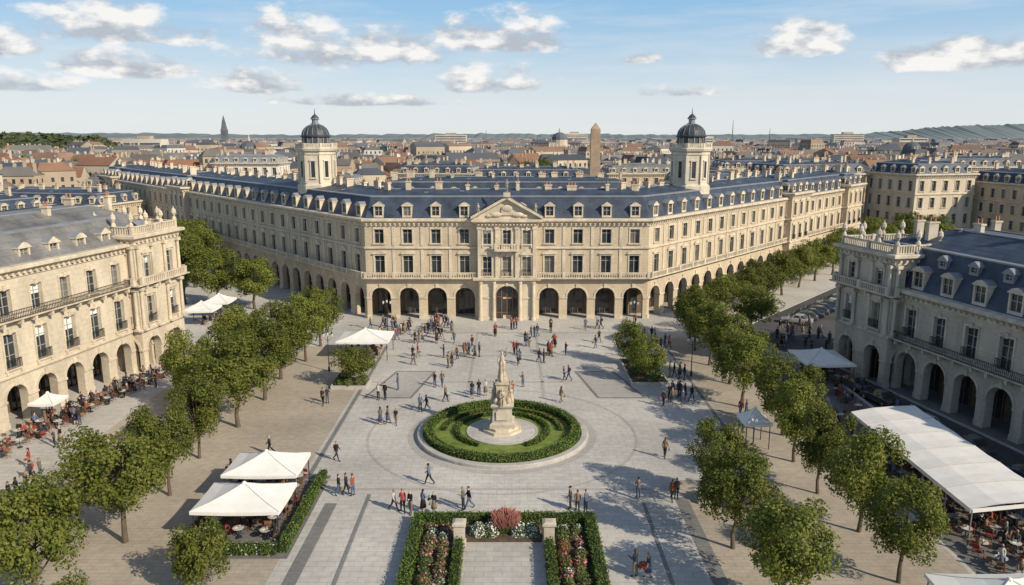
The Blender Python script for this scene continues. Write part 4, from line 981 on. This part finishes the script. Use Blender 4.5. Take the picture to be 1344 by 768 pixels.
for k in range(n):
    a=ya+(yb-ya)*k/n; b=ya+(yb-ya)*(k+1)/n
    for (u0,z0),(u1,z1) in (((x0,2.7),(x0+1.9,3.06)),((x0+1.9,3.06),(x0+3.8,3.22)),((x0+3.8,3.22),(x1,3.3))):
        for q0,q1,s0,s1 in ((a,(a+b)/2,0,-.06),((a+b)/2,b,-.06,0)):
            T.poly(((u0,q0,z0+s0),(u1,q0,z1+s0),(u1,q1,z1+s1),(u0,q1,z0+s1)),fabric)
    T.poly(((x0,a,2.7),(x0,b,2.7),(x0,b,2.4),(x0,a,2.4)),fabric)
for k in range(n+1):
    a=ya+(yb-ya)*k/n
    P.tube([(x0+.001,a,2.71),(x0+1.9,a,3.08),(x0+3.8,a,3.24),(x1,a,3.32)],[.03]*4,5,tabM)
    for xx,z in ((x0+.1,2.66),(x1-.1,3.25)): P.tube([(xx,a,0),(xx,a,z)],[.05,.045],6,zincD)
T.poly(((x0,ya,2.7),(x1,ya,3.3),(x1,ya,3.0),(x0,ya,2.4)),fabric); T.obj('canvas',E); P.obj('poles',E)
cafe(30.2,36.4,41.5,65,1.75,1.75,.6)
cafe(30.2,36,66,79,2.0,2.2,.5)
def lamp(x,y):
    mb=MB(); mb.tube([(x,y,0),(x,y,.5),(x,y,.6),(x,y,4.2)],[.14,.12,.06,.045],8,iron)
    for s in (-1,1): mb.tube([(x,y,3.7),(x+s*.35,y,3.9),(x+s*.5,y,4.15)],[.03,.025,.02],6,iron)
    for dx,z in ((-.5,4.15),(.5,4.15),(0,4.3)):
        mb.tube([(x+dx,y,z),(x+dx,y,z+.08),(x+dx,y,z+.42)],[.05,.10,.15],6,lampM); mb.tube([(x+dx,y,z+.42),(x+dx,y,z+.55),(x+dx,y,z+.65)],[.17,.08,.01],6,iron)
    mb.obj('street_lamp')
for x,y in ((-17.5,104),(17,103.5),(-21.5,86),(20.6,84),(-36.5,100)): lamp(x,y)
# ------------------------------------------------------------ cars
def car_mesh(kind):
    mb=MB(); L=4.3 if kind else 4.5
    st=[(-L/2,.42,.72,.72),(-L/2+.12,.3,.86,.82),(-L/2+.7,.22,.93,.87),(-.6,.2,.95,.88),(.5,.2,.94,.88),(L/2-.75,.22,.86,.86),(L/2-.15,.28,.74,.8),(L/2,.4,.62,.7)]
    rings=[]
    for x,s,b,w in st:
        rings.append([(w*.9,x,s),(w,x,s+.18),(w,x,(s+b)/2+.05),(w*.95,x,b-.06),(w*.86,x,b),(-w*.86,x,b),(-w*.95,x,b-.06),(-w,x,(s+b)/2+.05),(-w,x,s+.18),(-w*.9,x,s)])
    for a,b in zip(rings,rings[1:]):
        for i in range(10): j=(i+1)%10; mb.poly((a[i],a[j],b[j],b[i]),carM)
    mb.poly(rings[0],carM); mb.poly(rings[-1][::-1],carM)
    yb0,yb1,yt0,yt1,zt=(-L/2+.35,L/2-1.25,-L/2+.95,.35,1.45) if kind else (-L/2+.9,L/2-1.5,-L/2+1.35,.2,1.42)
    wb,wt=.76,.62
    b=[(-wb,yb0,.925),(wb,yb0,.925),(wb,yb1,.9),(-wb,yb1,.9)]; t=[(-wt,yt0,zt-.06),(wt,yt0,zt-.06),(wt,yt1,zt-.06),(-wt,yt1,zt-.06)]
    for i in range(4): mb.poly((b[i],b[(i+1)%4],t[(i+1)%4],t[i]),glassA)
    for i in range(4): mb.tube([b[i],t[i]],[.045,.04],5,carM)
    for s in (-1,1): mb.tube([(s*(wb),-.35,.93),(s*wt,-.3,zt-.05)],[.035,.035],5,carM)
    t2=[(-wt*1.02,yt0-.03,zt-.07),(wt*1.02,yt0-.03,zt-.07),(wt*1.02,yt1+.03,zt-.07),(-wt*1.02,yt1+.03,zt-.07)]; t3=[(x*.85,(y-(-.3))*.88-.3,zt+.02) for x,y,z in t2]
    for i in range(4): mb.poly((t2[i],t2[(i+1)%4],t3[(i+1)%4],t3[i]),carM)
    mb.poly(t3,carM)
    for s in (-1,1):
        for y in (-L/2+.85,L/2-.85):
            mb.tube([(s*.68,y,.32),(s*.9,y,.32)],[.32,.32],18,tyre); mb.tube([(s*.9,y,.32),(s*.915,y,.32)],[.2,.16],12,chrome)
        mb.ell((s*.6,L/2-.08,.6),(.16,.08,.08),lampM,8,5); mb.ell((s*.66,-L/2+.06,.68),(.12,.06,.09),tailM,8,5)
        mb.ell((s*.92,.55,.98),(.09,.06,.06),carM,8,5)
    mb.box(W,-.4,.4,L/2-.03,L/2+.02,.42,.55,iron); mb.box(W,-.72,.72,L/2-.06,L/2+.04,.3,.38,chrome)
    mb.box(W,-.72,.72,-L/2-.04,-L/2+.04,.4,.48,chrome)
    return mb.mesh('parked_car_mesh',False)
CM=[car_mesh(0),car_mesh(1)]
ang=math.atan2(uy,ux)-PI/2
for i in range(18):
    add('parked_car',CM[i%2],(42.3+ux*i*2.5,110+uy*i*2.5,-.12),ang+PI/2+.25)
for i in range(16):
    add('parked_car',CM[(i+1)%2],(52.5+ux*i*2.6,109+uy*i*2.6,-.12),ang+PI/2-.2)
for x,y,a in ((40.9,63.2,.22),(39.6,68.5,.22),(38.9,75.5,.2),(38.3,80.5,.2),(42.2,56.5,.22)): add('parked_car',CM[0],(x-.6,y,-.12),a+.02)
# ------------------------------------------------------------ light, sky, camera
el=math.radians(32); hx,hy=.80,-.60; s=Vector((hx*math.cos(el),hy*math.cos(el),math.sin(el)))
ld=bpy.data.lights.new('sun','SUN'); ld.energy=5.0; ld.angle=math.radians(.55); ld.color=(1,.885,.70)
lo=bpy.data.objects.new('sun',ld); col.objects.link(lo); lo.rotation_euler=s.to_track_quat('Z','Y').to_euler(); lo.location=(60,-40,80)
w=bpy.data.worlds.new('World'); sc.world=w; w.use_nodes=True; nt=w.node_tree
bg=nt.nodes['Background']; bg.inputs[1].default_value=.115
sky=nn(nt,'ShaderNodeTexSky'); sky.sky_type='NISHITA'; sky.sun_disc=False; sky.sun_elevation=el; sky.sun_rotation=math.atan2(hx,hy)
sky.air_density=1.0; sky.dust_density=.6; sky.ozone_density=1.5
tc=nn(nt,'ShaderNodeTexCoord'); sx=nn(nt,'ShaderNodeSeparateXYZ'); nt.links.new(tc.outputs['Generated'],sx.inputs[0])
az=math_(nt,'MULTIPLY',math_(nt,'ARCTAN2',sx.outputs[0],sx.outputs[1]),180/PI); ele=math_(nt,'MULTIPLY',math_(nt,'ARCSINE',sx.outputs[2]),180/PI)
def noise(scale,detail,off=(0,0,0),zs=2.2,rough=.6):
    mp=nn(nt,'ShaderNodeMapping'); mp.inputs['Scale'].default_value=(1,1,zs); mp.inputs['Location'].default_value=off
    nt.links.new(tc.outputs['Generated'],mp.inputs[0]); n=nn(nt,'ShaderNodeTexNoise'); n.inputs['Scale'].default_value=scale; n.inputs['Detail'].default_value=detail
    n.inputs['Roughness'].default_value=rough; nt.links.new(mp.outputs[0],n.inputs['Vector']); return n.outputs['Fac']
n1=noise(19,8,rough=.55); n1b=noise(19,5,(0.010,0,-.035),rough=.55)
clouds=[(-11.8,6.3,6.6,1.8),(-14.5,7.6,3.2,1.3),(-26.5,7.1,5.0,1.5),(-.5,7.3,4.8,1.6),(-1.7,4.1,4.0,1.2),(20,6.4,2.9,1.3),(29.8,5.2,4.8,1.3),(12,3.3,2.9,.6),(-18,3.9,3.4,1.1),(-26,4.7,4.0,1.1),(-31.5,3.4,3.4,.8),(9,5.5,1.8,.4),(-33,5.6,2.2,1.0),(-10,2.6,6,.5),
  (45,7,5,1.5),(-45,8,6,1.6)]
Dm=None; Hs=None
for a0,e0,wd,ht in clouds:
    da=math_(nt,'MULTIPLY',math_(nt,'SUBTRACT',az,a0),1/wd); de=math_(nt,'MULTIPLY',math_(nt,'SUBTRACT',ele,e0-.45*ht),1/ht)
    dn=math_(nt,'MAXIMUM',math_(nt,'MULTIPLY',de,.75),math_(nt,'MULTIPLY',de,-2.6))
    dd=math_(nt,'SUBTRACT',1,math_(nt,'ADD',math_(nt,'MULTIPLY',da,da),math_(nt,'MULTIPLY',dn,dn)))
    wgt=math_(nt,'MAXIMUM',math_(nt,'ADD',dd,.3),0); hh=math_(nt,'MULTIPLY',wgt,de)
    Dm=dd if Dm is None else math_(nt,'MAXIMUM',Dm,dd); Hs=hh if Hs is None else math_(nt,'ADD',Hs,hh)
dens=math_(nt,'ADD',math_(nt,'MAXIMUM',Dm,-2.5),math_(nt,'MULTIPLY',math_(nt,'SUBTRACT',n1,.47),5.0))
mr=nn(nt,'ShaderNodeMapRange'); mr.interpolation_type='SMOOTHSTEP'; mr.inputs[1].default_value=-.25; mr.inputs[2].default_value=1.0; nt.links.new(dens,mr.inputs[0])
sh=math_(nt,'ADD',math_(nt,'MULTIPLY',Hs,.7),math_(nt,'MULTIPLY',math_(nt,'SUBTRACT',n1b,n1),-5)); sh=math_(nt,'ADD',sh,.25)
shc=nn(nt,'ShaderNodeClamp'); nt.links.new(sh,shc.inputs[0])
cl_=mixc(nt,shc.outputs[0],(4.2,4.5,5.0),(8.4,8.2,7.9))
g1=nn(nt,'ShaderNodeMapRange'); g1.interpolation_type='SMOOTHSTEP'; g1.inputs[1].default_value=0; g1.inputs[2].default_value=11; nt.links.new(ele,g1.inputs[0])
grad=mixc(nt,g1.outputs[0],(6.8,7.2,7.4),(2.3,4.6,7.0))
g2=nn(nt,'ShaderNodeMapRange'); g2.inputs[1].default_value=10; g2.inputs[2].default_value=35; g2.inputs[3].default_value=.85; g2.inputs[4].default_value=0; nt.links.new(ele,g2.inputs[0])
base=mixc(nt,g2.outputs[0],sky.outputs[0],grad)
nv=noise(5,6,(3,1,0),8); vr=nn(nt,'ShaderNodeMapRange'); vr.inputs[1].default_value=.45; vr.inputs[2].default_value=.8; vr.inputs[4].default_value=.5; nt.links.new(nv,vr.inputs[0])
base=mixc(nt,vr.outputs[0],base,(6.9,7.1,7.3))
fin=mixc(nt,math_(nt,'MULTIPLY',mr.outputs[0],.93),base,cl_)
nt.links.new(fin,bg.inputs[0])
cam=bpy.data.cameras.new('camera'); co=bpy.data.objects.new('camera',cam); col.objects.link(co); co.location=(0,0,27)
co.rotation_euler=(math.radians(90-11.53),0,0); cam.lens=26.79; cam.sensor_width=36; cam.clip_end=20000; cam.clip_start=.5
sc.camera=co
sc.view_settings.view_transform='Standard'; sc.view_settings.look='None'; sc.view_settings.exposure=0
print('objects',len(bpy.data.objects))
